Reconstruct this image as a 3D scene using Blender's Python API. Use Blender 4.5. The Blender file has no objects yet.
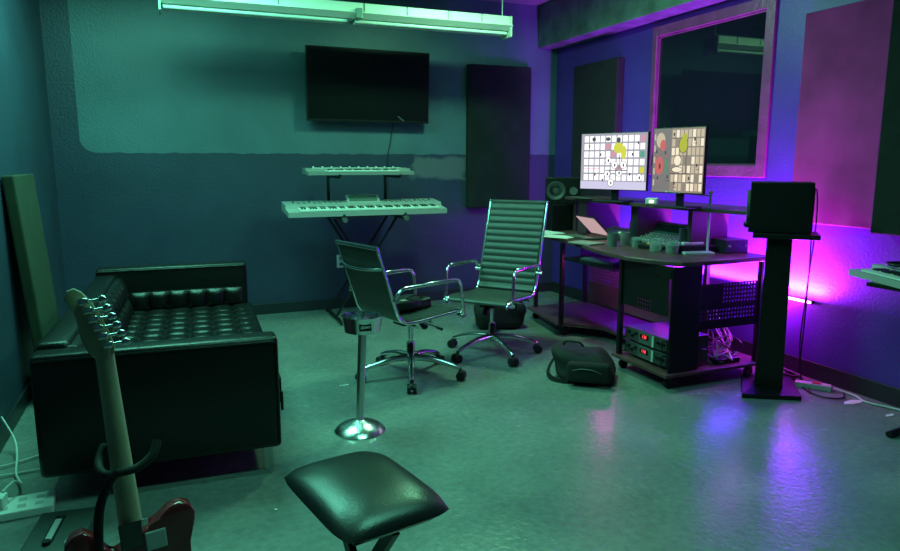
import bpy, bmesh, math, random
from mathutils import Vector, Matrix
PI = math.pi
R = math.radians
random.seed(7)
S = bpy.context.scene
COL = S.collection

# ------------------------------------------------------------------ camera, world, lights, exposure
cam = bpy.data.objects.new('camera', bpy.data.cameras.new('camera'))
COL.objects.link(cam)
cam.location = (0, 0, 1.40)
cam.rotation_euler = (R(90 - 9.435), 0, R(-22.249))
cam.data.sensor_width = 36
cam.data.lens = 27.2
cam.data.clip_start = 0.05
S.camera = cam
S.view_settings.view_transform = 'Standard'
S.view_settings.look = 'None'
S.view_settings.gamma = 1
S.view_settings.use_curve_mapping = False
S.view_settings.exposure = 0.0
w = bpy.data.worlds.new('world'); S.world = w; w.use_nodes = True
w.node_tree.nodes['Background'].inputs[0].default_value = (0.10, 0.8, 0.6, 1)
w.node_tree.nodes['Background'].inputs[1].default_value = 0.0

GREEN = (0.20, 1.0, 0.66)
def area(name, loc, rot, sx, sy, power, col):
    l = bpy.data.lights.new(name, 'AREA'); l.shape = 'RECTANGLE'; l.size = sx; l.size_y = sy
    l.energy = power; l.color = col
    o = bpy.data.objects.new(name, l); COL.objects.link(o); o.location = loc; o.rotation_euler = rot
    return o
def point(name, loc, power, col, r=0.05):
    l = bpy.data.lights.new(name, 'POINT'); l.energy = power; l.color = col; l.shadow_soft_size = r
    o = bpy.data.objects.new(name, l); COL.objects.link(o); o.location = loc
    return o
area('green_ceiling_lamp_left', (-0.05, 4.35, 2.90), (0, 0, 0), 1.3, 1.3, 100, GREEN)
area('green_ceiling_lamp_right', (2.25, 4.55, 2.86), (0, 0, 0), 0.35, 0.3, 48, (0.30, 1.0, 0.52))
area('green_front_fill', (0.9, 2.0, 2.90), (0, 0, 0), 0.9, 0.9, 34, GREEN)  # fill light added over the front of the room to soften shadows
area('violet_strip_behind_desk', (3.76, 4.35, 0.55), (0, R(200), 0), 0.06, 1.7, 105, (0.38, 0.03, 1.0))
area('magenta_bar_glow', (3.72, 3.32, 0.55), (0, R(200), 0), 0.05, 0.4, 80, (0.60, 0.04, 1.0))
point('magenta_bar_spill', (3.72, 3.36, 0.50), 12, (0.85, 0.04, 0.9), 0.04)
point('magenta_desk_spill', (3.70, 4.40, 0.55), 3.5, (0.85, 0.04, 0.8), 0.05)
point('magenta_under_desk_fill', (3.08, 4.30, 0.62), 2.0, (1.0, 0.05, 0.8), 0.04)  # point light added under the worktop to brighten panel and base shelf
point('violet_room_glow', (3.45, 3.45, 1.02), 2.5, (0.36, 0.05, 1.0), 0.12)
point('green_soffit_lamp', (3.38, 4.15, 2.84), 1.8, (0.10, 1.0, 0.45), 0.06)

# ------------------------------------------------------------------ materials
_m = {}
def mat(name, col, rough=0.5, metal=0.0, emit=None, es=0.0, noise=0.0, nscale=20, bump=0.0, bscale=60, spec=0.5, trans=0.0, alpha=1.0, coat=0.0):
    if name in _m: return _m[name]
    m = bpy.data.materials.new(name); m.use_nodes = True
    nt = m.node_tree; b = nt.nodes['Principled BSDF']
    b.inputs['Base Color'].default_value = (*col, 1)
    b.inputs['Roughness'].default_value = rough
    b.inputs['Metallic'].default_value = metal
    b.inputs['Specular IOR Level'].default_value = spec
    b.inputs['Transmission Weight'].default_value = trans
    b.inputs['Coat Weight'].default_value = coat
    if emit:
        b.inputs['Emission Color'].default_value = (*emit, 1); b.inputs['Emission Strength'].default_value = es
    tc = nt.nodes.new('ShaderNodeTexCoord')
    if noise > 0:
        n = nt.nodes.new('ShaderNodeTexNoise'); n.inputs['Scale'].default_value = nscale; n.inputs['Detail'].default_value = 6
        nt.links.new(tc.outputs['Object'], n.inputs['Vector'])
        r = nt.nodes.new('ShaderNodeValToRGB')
        r.color_ramp.elements[0].position = 0.3; r.color_ramp.elements[1].position = 0.7
        r.color_ramp.elements[0].color = (*[c * (1 - noise) for c in col], 1)
        r.color_ramp.elements[1].color = (*[min(1, c * (1 + noise)) for c in col], 1)
        nt.links.new(n.outputs['Fac'], r.inputs['Fac']); nt.links.new(r.outputs['Color'], b.inputs['Base Color'])
    if bump > 0:
        n = nt.nodes.new('ShaderNodeTexNoise'); n.inputs['Scale'].default_value = bscale; n.inputs['Detail'].default_value = 4
        nt.links.new(tc.outputs['Object'], n.inputs['Vector'])
        bp = nt.nodes.new('ShaderNodeBump'); bp.inputs['Strength'].default_value = bump; bp.inputs['Distance'].default_value = 0.01
        nt.links.new(n.outputs['Fac'], bp.inputs['Height']); nt.links.new(bp.outputs['Normal'], b.inputs['Normal'])
    _m[name] = m
    return m

LEATHER = mat('black_leather', (0.005, 0.005, 0.005), 0.30, bump=0.2, bscale=180, spec=0.4)
CHLEATHER = mat('ribbed_vinyl', (0.030, 0.033, 0.033), 0.42, bump=0.1, bscale=200)
CHROME = mat('chrome', (0.75, 0.75, 0.76), 0.16, 1.0)
BRUSHED = mat('brushed_steel', (0.55, 0.55, 0.55), 0.30, 1.0, noise=0.1, nscale=40)
BLACK = mat('black_plastic', (0.006, 0.006, 0.006), 0.42, spec=0.35)
BLACKW = mat('black_laminate', (0.008, 0.007, 0.007), 0.38, noise=0.3, nscale=15, spec=0.35)
BLACKM = mat('black_metal', (0.007, 0.007, 0.007), 0.4, 0.1, spec=0.35)
RUBBER = mat('rubber', (0.01, 0.01, 0.01), 0.75)
FABRICB = mat('black_nylon', (0.006, 0.006, 0.0065), 0.8, bump=0.5, bscale=250)
FOAM = mat('dark_fabric_panel', (0.010, 0.013, 0.013), 0.95, noise=0.25, nscale=8, bump=0.4, bscale=300)
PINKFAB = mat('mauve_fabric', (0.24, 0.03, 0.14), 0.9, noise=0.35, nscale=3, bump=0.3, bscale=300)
WHITE = mat('white_plastic', (0.72, 0.73, 0.70), 0.4)
OFFWHITE = mat('offwhite_plastic', (0.55, 0.58, 0.52), 0.4)
PAPER = mat('paper', (0.75, 0.73, 0.70), 0.7)
GREY = mat('grey_plastic', (0.10, 0.105, 0.105), 0.4)
SILVER = mat('silver_plastic', (0.42, 0.44, 0.43), 0.35, 0.2)
WOODW = mat('desk_wood', (0.095, 0.042, 0.042), 0.38, noise=0.35, nscale=12)
MAPLE = mat('maple_neck', (0.46, 0.38, 0.25), 0.35, noise=0.12, nscale=18)
CABLE = mat('black_cable', (0.012, 0.012, 0.012), 0.5)
WCABLE = mat('white_cable', (0.6, 0.62, 0.6), 0.5)
GLASSC = mat('clear_glass', (0.9, 0.95, 0.93), 0.05, trans=0.9)

# ------------------------------------------------------------------ mesh helpers
class MB:
    def __init__(s): s.bm = bmesh.new(); s.mi = 0
    def _fin(s, faces):
        for f in faces: f.material_index = s.mi
    def box(s, c, d, rot=None, bev=0.0, seg=2):
        r = bmesh.ops.create_cube(s.bm, size=1.0)
        vs = r['verts']
        M_ = Matrix.Translation(c) @ (rot.to_4x4() if rot is not None else Matrix.Identity(4)) @ Matrix.Diagonal((*d, 1))
        bmesh.ops.transform(s.bm, matrix=M_, verts=vs)
        fs = list({f for v in vs for f in v.link_faces})
        s._fin(fs)
        if bev > 0:
            es = list({e for v in vs for e in v.link_edges})
            rr = bmesh.ops.bevel(s.bm, geom=es, offset=bev, segments=seg, affect='EDGES', profile=0.5)
            s._fin(rr['faces'])
        return s
    def cyl(s, a, b, r0, r1=None, n=16, cap=True):
        a = Vector(a); b = Vector(b); r1 = r0 if r1 is None else r1
        d = b - a; q = d.to_track_quat('Z', 'Y').to_matrix().to_4x4()
        r = bmesh.ops.create_cone(s.bm, cap_ends=cap, segments=n, radius1=r0, radius2=r1, depth=d.length)
        bmesh.ops.transform(s.bm, matrix=Matrix.Translation((a + b) / 2) @ q, verts=r['verts'])
        s._fin({f for v in r['verts'] for f in v.link_faces})
        return s
    def ball(s, c, r, sc=(1, 1, 1), n=12):
        q = bmesh.ops.create_uvsphere(s.bm, u_segments=n, v_segments=max(6, n // 2), radius=r)
        bmesh.ops.transform(s.bm, matrix=Matrix.Translation(c) @ Matrix.Diagonal((*sc, 1)), verts=q['verts'])
        s._fin({f for v in q['verts'] for f in v.link_faces})
        return s
    def tube(s, pts, r, n=8, prof=None, closed=False, caps=True):
        pts = [Vector(p) for p in pts]; N = len(pts)
        rs = r if isinstance(r, (list, tuple)) else [r] * N
        if prof is None: prof = [(math.cos(2 * PI * k / n), math.sin(2 * PI * k / n)) for k in range(n)]
        n = len(prof)
        up = Vector((0, 0, 1)); rings = []; prev = None
        for i, p in enumerate(pts):
            if closed: t = (pts[(i + 1) % N] - pts[i - 1])
            else: t = (pts[min(i + 1, N - 1)] - pts[max(i - 1, 0)])
            t.normalize()
            if prev is None:
                x = t.cross(up)
                if x.length < 1e-3: x = t.cross(Vector((0, 1, 0)))
                x.normalize()
            else:
                x = prev - t * prev.dot(t)
                if x.length < 1e-5: x = t.cross(up)
                x.normalize()
            y = x.cross(t); prev = x
            rings.append([s.bm.verts.new(p + x * (a * rs[i]) + y * (b_ * rs[i])) for a, b_ in prof])
        fs = []
        rng = range(N) if closed else range(N - 1)
        for i in rng:
            A = rings[i]; B = rings[(i + 1) % N]
            for k in range(n):
                fs.append(s.bm.faces.new((A[k], A[(k + 1) % n], B[(k + 1) % n], B[k])))
        if not closed and caps:
            fs.append(s.bm.faces.new(rings[0][::-1])); fs.append(s.bm.faces.new(rings[-1]))
        s._fin(fs); return s
    def lathe(s, prof, c=(0, 0, 0), n=32, axis='Z'):
        c = Vector(c); rings = []
        for (r, z) in prof:
            ring = []
            for k in range(n):
                a = 2 * PI * k / n; v = Vector((r * math.cos(a), r * math.sin(a), z))
                if axis == 'X': v = Vector((z, v.x, v.y))
                if axis == 'Y': v = Vector((v.x, z, v.y))
                ring.append(s.bm.verts.new(c + v))
            rings.append(ring)
        fs = []
        for A, B in zip(rings, rings[1:]):
            for k in range(n): fs.append(s.bm.faces.new((A[k], A[(k + 1) % n], B[(k + 1) % n], B[k])))
        if prof[0][0] > 1e-4: fs.append(s.bm.faces.new(rings[0][::-1]))
        if prof[-1][0] > 1e-4: fs.append(s.bm.faces.new(rings[-1]))
        s._fin(fs); return s
    def prism(s, poly, z0, z1, bev=0.0, M_=None):
        A = [s.bm.verts.new((x, y, z0)) for x, y in poly]; B = [s.bm.verts.new((x, y, z1)) for x, y in poly]
        fs = [s.bm.faces.new(A[::-1]), s.bm.faces.new(B)]
        n = len(poly)
        for k in range(n): fs.append(s.bm.faces.new((A[k], A[(k + 1) % n], B[(k + 1) % n], B[k])))
        s._fin(fs)
        if bev > 0:
            es = [e for e in {e for f in fs[:2] for e in f.edges}]
            rr = bmesh.ops.bevel(s.bm, geom=es, offset=bev, segments=3, affect='EDGES', profile=0.5)
            s._fin(rr['faces'])
        if M_ is not None: bmesh.ops.transform(s.bm, matrix=M_, verts=list({v for v in s.bm.verts if v.is_valid}))
        return s
    def quad(s, a, b, c, d):
        f = s.bm.faces.new([s.bm.verts.new(p) for p in (a, b, c, d)]); f.material_index = s.mi; return s
    def grid(s, fn, nu, nv):
        V = [[s.bm.verts.new(fn(i / nu, j / nv)) for j in range(nv + 1)] for i in range(nu + 1)]
        fs = [s.bm.faces.new((V[i][j], V[i + 1][j], V[i + 1][j + 1], V[i][j + 1])) for i in range(nu) for j in range(nv)]
        s._fin(fs); return s
    def done(s, name, m, parent=None, smooth=None, loc=None, rot=None):
        bmesh.ops.remove_doubles(s.bm, verts=s.bm.verts, dist=1e-5)
        bmesh.ops.recalc_face_normals(s.bm, faces=s.bm.faces)
        me = bpy.data.meshes.new(name)
        if smooth is not None:
            for f in s.bm.faces: f.smooth = True
            for e in s.bm.edges:
                if len(e.link_faces) == 2 and e.calc_face_angle(0) > R(smooth): e.smooth = False
        s.bm.to_mesh(me); s.bm.free()
        for mm in (m if isinstance(m, (list, tuple)) else [m]): me.materials.append(mm)
        o = bpy.data.objects.new(name, me); COL.objects.link(o)
        if parent is not None: o.parent = parent
        if loc is not None: o.location = loc
        if rot is not None: o.rotation_euler = rot
        return o
def thing(name, label, cat, loc=(0, 0, 0), rz=0.0, group=None, rot=None):
    o = bpy.data.objects.new(name, None); COL.objects.link(o); o.empty_display_size = 0.1
    o.location = loc; o.rotation_euler = rot if rot is not None else (0, 0, rz)
    o['label'] = label; o['category'] = cat
    if group: o['group'] = group
    return o
def tag(o, label, cat, group=None, kind=None):
    o['label'] = label; o['category'] = cat
    if group: o['group'] = group
    if kind: o['kind'] = kind
    return o
def st(o): o['kind'] = 'structure'; return o
def smoothpts(P, k=8, closed=False):
    P = [Vector(p) for p in P]; out = []; n = len(P)
    for i in range(n if closed else n - 1):
        if closed: a, b, c, d = P[i - 1], P[i], P[(i + 1) % n], P[(i + 2) % n]
        else: a, b, c, d = P[max(i - 1, 0)], P[i], P[i + 1], P[min(i + 2, n - 1)]
        for j in range(k):
            t = j / k
            out.append(0.5 * ((2 * b) + (c - a) * t + (2 * a - 5 * b + 4 * c - d) * t * t + (3 * b - a - 3 * c + d) * t ** 3))
    if not closed: out.append(P[-1])
    return out
def bendpts(P, r=0.03, k=5):
    # polyline with rounded corners
    P = [Vector(p) for p in P]; out = [P[0]]
    for i in range(1, len(P) - 1):
        a = (P[i - 1] - P[i]); c = (P[i + 1] - P[i])
        rr = min(r, a.length * .45, c.length * .45)
        A = P[i] + a.normalized() * rr; B = P[i] + c.normalized() * rr
        for j in range(k + 1):
            t = j / k; out.append(A * (1 - t) ** 2 + P[i] * 2 * t * (1 - t) + B * t * t)
    out.append(P[-1]); return out
def multi(name, build, pts, mt, parent, smooth=None):
    m = MB(); build(m); o = m.done(name, mt, parent, smooth=smooth, loc=pts[0])
    for p in pts[1:]:
        c = o.copy(); COL.objects.link(c); c.location = p
    return o
def copy_tree(o, parent=None):
    c = o.copy(); COL.objects.link(c)
    if parent is not None: c.parent = parent
    for ch in list(o.children): copy_tree(ch, c)
    return c

# ------------------------------------------------------------------ setting: room shell
XL, XR, YB, YF, ZC = -0.86, 3.84, 6.42, -0.8, 2.98
# floor material: sealed concrete
fm = bpy.data.materials.new('sealed_concrete'); fm.use_nodes = True; nt = fm.node_tree; b = nt.nodes['Principled BSDF']
tc = nt.nodes.new('ShaderNodeTexCoord')
def noise_node(scale, detail=6, dist=0.0, vec=None):
    n = nt.nodes.new('ShaderNodeTexNoise'); n.inputs['Scale'].default_value = scale; n.inputs['Detail'].default_value = detail; n.inputs['Distortion'].default_value = dist
    nt.links.new(vec if vec is not None else tc.outputs['Object'], n.inputs['Vector']); return n
def ramp(fac, stops):
    r = nt.nodes.new('ShaderNodeValToRGB')
    while len(r.color_ramp.elements) < len(stops): r.color_ramp.elements.new(0.5)
    for e, (p, c) in zip(r.color_ramp.elements, stops): e.position = p; e.color = (*c, 1)
    nt.links.new(fac, r.inputs['Fac']); return r
n1 = noise_node(1.6, 8, 0.6)
r1 = ramp(n1.outputs['Fac'], [(0.3, (0.15, 0.17, 0.165)), (0.55, (0.20, 0.22, 0.21)), (0.75, (0.25, 0.26, 0.25))])
n2 = noise_node(28, 5)
mx = nt.nodes.new('ShaderNodeMixRGB'); mx.blend_type = 'OVERLAY'; mx.inputs[0].default_value = 0.35
nt.links.new(r1.outputs['Color'], mx.inputs[1]); nt.links.new(n2.outputs['Fac'], mx.inputs[2])
nt.links.new(mx.outputs['Color'], b.inputs['Base Color'])
rr_ = nt.nodes.new('ShaderNodeMapRange'); rr_.inputs[1].default_value = .3; rr_.inputs[2].default_value = .7; rr_.inputs[3].default_value = .17; rr_.inputs[4].default_value = .30
n3 = noise_node(5, 6); nt.links.new(n3.outputs['Fac'], rr_.inputs[0]); nt.links.new(rr_.outputs[0], b.inputs['Roughness'])
bp = nt.nodes.new('ShaderNodeBump'); bp.inputs['Strength'].default_value = 0.22; bp.inputs['Distance'].default_value = 0.01
n4 = noise_node(38, 3, 0.5); nt.links.new(n4.outputs['Fac'], bp.inputs['Height']); nt.links.new(bp.outputs['Normal'], b.inputs['Normal'])
b.inputs['Specular IOR Level'].default_value = 0.5
FLOORM = fm

def wall_mat(name, low, high, zline=None, scuff=None, bump=0.35, xstart=None):
    global nt, tc
    m = bpy.data.materials.new(name); m.use_nodes = True; nt = m.node_tree; b = nt.nodes['Principled BSDF']
    tc = nt.nodes.new('ShaderNodeTexCoord')
    b.inputs['Roughness'].default_value = 0.42
    sep = nt.nodes.new('ShaderNodeSeparateXYZ'); nt.links.new(tc.outputs['Object'], sep.inputs[0])
    def math_(op, a, c):
        q = nt.nodes.new('ShaderNodeMath'); q.operation = op; q.use_clamp = False
        for i, v in enumerate((a, c)):
            if hasattr(v, 'links') or hasattr(v, 'is_linked'): nt.links.new(v, q.inputs[i])
            else: q.inputs[i].default_value = v
        return q.outputs[0]
    def mixc(f, a, c):
        q = nt.nodes.new('ShaderNodeMixRGB'); nt.links.new(f, q.inputs[0])
        for i, v in ((1, a), (2, c)):
            if isinstance(v, tuple): q.inputs[i].default_value = (*v, 1)
            else: nt.links.new(v, q.inputs[i])
        return q.outputs[0]
    nl = noise_node(2.2, 5)
    lowc = ramp(nl.outputs['Fac'], [(0.3, tuple(c * .85 for c in low)), (0.7, tuple(c * 1.15 for c in low))]).outputs[0]
    col = lowc
    if zline is not None:
        highc = ramp(nl.outputs['Fac'], [(0.3, tuple(c * .85 for c in high)), (0.7, tuple(c * 1.15 for c in high))]).outputs[0]
        nz = noise_node(9, 4)
        zz = math_('ADD', sep.outputs['Z'], math_('MULTIPLY', math_('SUBTRACT', nz.outputs['Fac'], 0.5), 0.035))
        f = math_('GREATER_THAN', zz, zline)
        if xstart is not None:
            # rounded lower left corner of the repainted area
            dx = math_('MULTIPLY', math_('MAXIMUM', math_('SUBTRACT', xstart + 0.12, sep.outputs['X']), 0.0), 1.0)
            dz = math_('MAXIMUM', math_('SUBTRACT', zline + 0.12, zz), 0.0)
            rad = math_('SQRT', math_('ADD', math_('POWER', dx, 2.0), math_('POWER', dz, 2.0)), 0)
            f = math_('LESS_THAN', rad, 0.12)
        col = mixc(f, lowc, highc)
    if scuff:
        x0, x1, z0, z1, sc = scuff
        ns = noise_node(6, 5)
        jit = math_('MULTIPLY', math_('SUBTRACT', ns.outputs['Fac'], 0.5), 0.25)
        cx = math_('ABSOLUTE', math_('SUBTRACT', math_('ADD', sep.outputs['X'], jit), (x0 + x1) / 2), 0)
        cz = math_('ABSOLUTE', math_('SUBTRACT', math_('ADD', sep.outputs['Z'], math_('MULTIPLY', jit, .5)), (z0 + z1) / 2), 0)
        fa = math_('MINIMUM', math_('MULTIPLY', math_('SUBTRACT', (x1 - x0) / 2, cx), 14.0), math_('MULTIPLY', math_('SUBTRACT', (z1 - z0) / 2, cz), 25.0))
        fa = math_('MINIMUM', math_('MAXIMUM', fa, 0.0), 0.8)
        col = mixc(fa, col, sc)
    nt.links.new(col, b.inputs['Base Color'])
    bp = nt.nodes.new('ShaderNodeBump'); bp.inputs['Strength'].default_value = bump; bp.inputs['Distance'].default_value = 0.008
    nb = noise_node(55, 3); nt.links.new(nb.outputs['Fac'], bp.inputs['Height']); nt.links.new(bp.outputs['Normal'], b.inputs['Normal'])
    return m
NAVY = (0.030, 0.044, 0.082); TEAL = (0.085, 0.15, 0.19)
WB = wall_mat('back_wall_paint', NAVY, TEAL, 1.48, (2.22, 2.84, 1.22, 1.47, (0.15, 0.155, 0.18)), 0.35, -0.66)
WS = wall_mat('side_wall_paint', (0.032, 0.055, 0.09), TEAL, bump=0.25)
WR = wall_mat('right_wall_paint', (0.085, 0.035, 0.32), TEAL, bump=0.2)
CEILM = mat('ceiling_paint', (0.20, 0.24, 0.24), 0.8, bump=0.2, bscale=40)
SOFF = mat('soffit_paint', (0.12, 0.17, 0.16), 0.55, noise=0.35, nscale=7, bump=0.5, bscale=45)
BASEM = mat('baseboard_vinyl', (0.018, 0.022, 0.026), 0.4, noise=0.2, nscale=6)

st(MB().box(((XL + XR) / 2, (YF + YB) / 2, -0.05), (XR - XL + .3, YB - YF + .3, 0.1)).done('floor', FLOORM))
st(MB().box(((XL + XR) / 2, (YF + YB) / 2, ZC + .05), (XR - XL + .3, YB - YF + .3, 0.1)).done('ceiling', CEILM))
st(MB().box(((XL + XR) / 2, YB + .05, ZC / 2), (XR - XL + .2, 0.1, ZC)).done('wall_back', WB))
st(MB().box(((XL + XR) / 2, YF - .05, ZC / 2), (XR - XL + .2, 0.1, ZC)).done('wall_front', WS))
st(MB().box((XL - .05, (YF + YB) / 2, ZC / 2), (0.1, YB - YF, ZC)).done('wall_left', WS))
# right wall with window opening
WY0, WY1, WZ0, WZ1 = 3.67, 4.80, 1.38, 2.43
m = MB(); T = 0.14
m.box((XR + T / 2, (YF + WY0) / 2, ZC / 2), (T, WY0 - YF, ZC)).box((XR + T / 2, (WY1 + YB) / 2, ZC / 2), (T, YB - WY1, ZC))
m.box((XR + T / 2, (WY0 + WY1) / 2, WZ0 / 2), (T, WY1 - WY0, WZ0)).box((XR + T / 2, (WY0 + WY1) / 2, (WZ1 + ZC) / 2), (T, WY1 - WY0, ZC - WZ1))
st(m.done('wall_right', WR))
# soffit running along the right wall
st(MB().box(((3.61 + XR) / 2, (YF + YB) / 2, (2.56 + ZC) / 2), (XR - 3.61, YB - YF, ZC - 2.56), bev=0.006).done('trim_soffit', SOFF))
# baseboards
st(MB().box(((XL + XR) / 2, YB - .008, 0.05), (XR - XL, 0.016, 0.10), bev=0.004).done('baseboard_back', BASEM))
st(MB().box((XL + .008, (YF + YB) / 2, 0.05), (0.016, YB - YF, 0.10), bev=0.004).done('baseboard_left', BASEM))
st(MB().box((XR - .008, (YF + YB) / 2, 0.055), (0.016, YB - YF, 0.11), bev=0.004).done('baseboard_right', BASEM))
# booth window
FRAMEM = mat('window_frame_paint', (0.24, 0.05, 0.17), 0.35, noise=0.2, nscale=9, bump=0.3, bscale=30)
win = bpy.data.objects.new('window_1', None); COL.objects.link(win); st(win); win.location = (XR, (WY0 + WY1) / 2, 1.9)
m = MB()
y0, y1, z0, z1 = WY0 - .08, WY1 + .055, WZ0 - .085, WZ1 + .08
L0 = Vector(win.location)
def wb(m, x0, x1, ya, yb, za, zb, bev=0.004): return m.box(Vector(((x0 + x1) / 2, (ya + yb) / 2, (za + zb) / 2)) - L0, (x1 - x0, yb - ya, zb - za), bev=bev)
wb(m, XR - .022, XR, y0, WY0, z0, z1); wb(m, XR - .022, XR, WY1, y1, z0, z1)
wb(m, XR - .022, XR, WY0, WY1, z0, WZ0); wb(m, XR - .022, XR, WY0, WY1, WZ1, z1)
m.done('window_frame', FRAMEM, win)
m = MB()
wb(m, XR, XR + .06, WY0, WY0 + .012, WZ0, WZ1, 0); wb(m, XR, XR + .06, WY1 - .012, WY1, WZ0, WZ1, 0)
wb(m, XR, XR + .06, WY0, WY1, WZ0, WZ0 + .012, 0); wb(m, XR, XR + .06, WY0, WY1, WZ1 - .012, WZ1, 0)
m.done('window_jamb', FRAMEM, win)
m = MB(); wb(m, XR + .010, XR + .016, WY0, WY1, WZ0, WZ1, 0)
m.done('window_glass', mat('dark_glass', (0.010, 0.012, 0.022), 0.03, spec=0.6), win)
# dark booth beyond the glass
m = MB(); wb(m, XR + .10, XR + .16, WY0 - .3, WY1 + .3, WZ0 - .3, WZ1 + .3, 0)
m.done('booth_backing', mat('booth_dark', (0.01, 0.012, 0.016), 0.9), win)

# ------------------------------------------------------------------ ceiling light fixture
lf = thing('strip_light', 'long pale unlit fluorescent strip light hanging below the ceiling on thin rods', 'ceiling light', (1.375, 5.42, 2.495))
HL = 1.37
ENAM = mat('white_enamel', (0.86, 0.88, 0.76), 0.35)
m = MB()
m.box((0, 0, 0.075), (2 * HL, 0.13, 0.085), bev=0.006)
m.done('housing', ENAM, lf)
m = MB(); m.prism([(-.11, .035), (-.06, .0), (.06, .0), (.11, .035), (.10, .042), (-.10, .042)], -HL, HL, M_=Matrix.Rotation(R(90), 4, 'Z') @ Matrix.Rotation(R(90), 4, 'X'))
m.done('reflector', ENAM, lf)
TUBEM = mat('tube_glass', (0.75, 0.85, 0.75), 0.15)
for s_ in (-1, 1):
    for h_ in (-1, 1):
        MB().cyl((h_ * 0.03 if h_ < 0 else 0.03, s_ * 0.035, -0.018), (h_ * (HL - .03), s_ * 0.035, -0.018), 0.014).done('fluorescent_tube', TUBEM, lf, smooth=40)
for x_ in (-HL + .008, HL - .008): MB().box((x_, 0, 0.03), (0.016, 0.20, 0.17), bev=0.008).done('end_cap', OFFWHITE, lf)
for x_ in (-.9, -.55, .1, .45, .8, 1.1): MB().box((x_, -0.068, 0.085), (0.006, 0.004, 0.06)).done('housing_clip', GREY, lf)
MB().box((0.05, -.005, 0.03), (0.05, 0.235, 0.075), bev=0.004).done('centre_bracket', mat('bracket_metal', (.25, .35, .3), .4, .6), lf)
for x_ in (-1.2, 1.32): MB().cyl((x_, 0, 0.11), (x_, 0, ZC - 2.495), 0.004, n=8).done('hanging_rod', WHITE, lf)

# ------------------------------------------------------------------ wall things on the back wall
tv = thing('television', 'flat black television mounted slightly crooked high on the back wall', 'television', (1.762, 6.27, 2.095), rot=(R(3), R(0.2), 0))
MB().box((0, 0.0, 0), (1.165, 0.035, 0.65), bev=0.006).done('casing', BLACK, tv)
MB().box((0, -0.0185, 0.006), (1.14, 0.002, 0.618)).done('screen', mat('tv_screen', (0.006, 0.008, 0.008), 0.22, spec=0.4), tv)
MB().box((0, 0.05, 0), (0.3, 0.08, 0.3), bev=0.005).box((0, .1, 0), (.12, .07, .2)).done('wall_bracket', BLACKM, tv)
MB().box((0.30, -0.021, -0.285), (0.075, 0.004, 0.010), rot=Matrix.Rotation(R(35), 3, 'Y')).done('loose_label_strip', GREY, tv)

ap = MB().box((3.147, YB - .038, 1.65), (0.70, 0.075, 1.42), bev=0.012).done('acoustic_panel', FOAM)
tag(ap, 'tall dark fabric acoustic panel on the back wall right of the television', 'acoustic panel')
ap = MB().box((XR - .04, 5.61, 1.63), (0.08, 0.72, 1.40), bev=0.012).done('acoustic_panel', FOAM)
tag(ap, 'dark acoustic panel on the right wall between the corner and the window', 'acoustic panel')
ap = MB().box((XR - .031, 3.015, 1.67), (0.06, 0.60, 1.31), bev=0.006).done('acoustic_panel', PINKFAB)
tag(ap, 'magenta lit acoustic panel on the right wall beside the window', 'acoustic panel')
ap = MB().box((XR - .078, 2.37, 1.69), (0.15, 0.62, 1.38), bev=0.008).done('acoustic_panel', FOAM)
tag(ap, 'thick black acoustic panel at the right edge of the photo', 'acoustic panel')
# leaning panel
m = MB(); m.box((0, 0, 0.665), (0.06, 0.62, 1.33), bev=0.010)
o = m.done('acoustic_panel', mat('olive_fabric_panel', (0.028, 0.04, 0.022), 0.95, noise=.2, nscale=8, bump=.4, bscale=300), loc=(-0.73, 4.72, 0.003), rot=(0, R(-4), 0))
tag(o, 'olive green acoustic panel leaning on the left wall behind the sofa', 'acoustic panel')
# outlet
ot = thing('wall_outlet', 'white double wall outlet low on the back wall behind the low chair', 'outlet', (1.488, YB, 0.46))
MB().box((0, -.004, 0), (0.085, 0.008, 0.125), bev=0.003).done('cover_plate', WHITE, ot)
for s_ in (-1, 1): MB().box((0.0, -.009, s_ * .028), (0.034, 0.003, 0.03), bev=.002).done('socket', mat('socket_dark', (.05, .05, .05), .5), ot)

# ------------------------------------------------------------------ sofa
SX0, SX1, SY0, SY1 = -0.56, 0.40, 2.98, 5.08
sf = thing('leather_sofa', 'black leather sofa with tufted seat and boxy arms on chrome sled legs', 'sofa', (0, 0, 0))
AH = 0.635
def arm(ya, yb, nm, AH=0.645):
    m = MB()
    m.box(((SX0 + SX1) / 2, (ya + yb) / 2, (0.13 + AH) / 2), (SX1 - SX0, yb - ya, AH - 0.13), bev=0.022, seg=3)
    o = m.done(nm, LEATHER, sf, smooth=40)
    p = MB()
    ring = [(SX0 + .01, ya - .001, AH - .02), (SX1 - .01, ya - .001, AH - .02), (SX1 - .01, ya - .001, .15)]
    p.tube(bendpts(ring, .02), 0.005, 6)
    ring = [(SX0 + .01, yb + .001, AH - .02), (SX1 - .01, yb + .001, AH - .02), (SX1 - .01, yb + .001, .15)]
    p.tube(bendpts(ring, .02), 0.005, 6)
    for k in range(4):
        x = SX0 + .2 + k * .2
        p.box((x, (ya + yb) / 2, AH + .0005), (.004, (yb - ya) * .85, .002))
    p.done('piping', LEATHER, o)
sf.location = (0.40 - 0.40 * math.cos(R(-2.0)) + 2.98 * math.sin(R(-2.0)), 2.98 - 0.40 * math.sin(R(-2.0)) - 2.98 * math.cos(R(-2.0)), 0); sf.rotation_euler = (0, 0, R(-2.0))
arm(SY0, SY0 + .13, 'armrest'); arm(SY1 - .13, SY1, 'armrest', .705)
m = MB(); m.box((SX0 + .065, (SY0 + SY1) / 2, (0.13 + AH + .03) / 2), (0.13, SY1 - SY0 - .262, AH + .03 - .13), bev=0.025, seg=3)
m.done('backrest', LEATHER, sf, smooth=40)
m = MB(); m.box(((SX0 + SX1) / 2 + .05, (SY0 + SY1) / 2, 0.20), (SX1 - SX0 - .12, SY1 - SY0 - .262, 0.14), bev=0.012)
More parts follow.
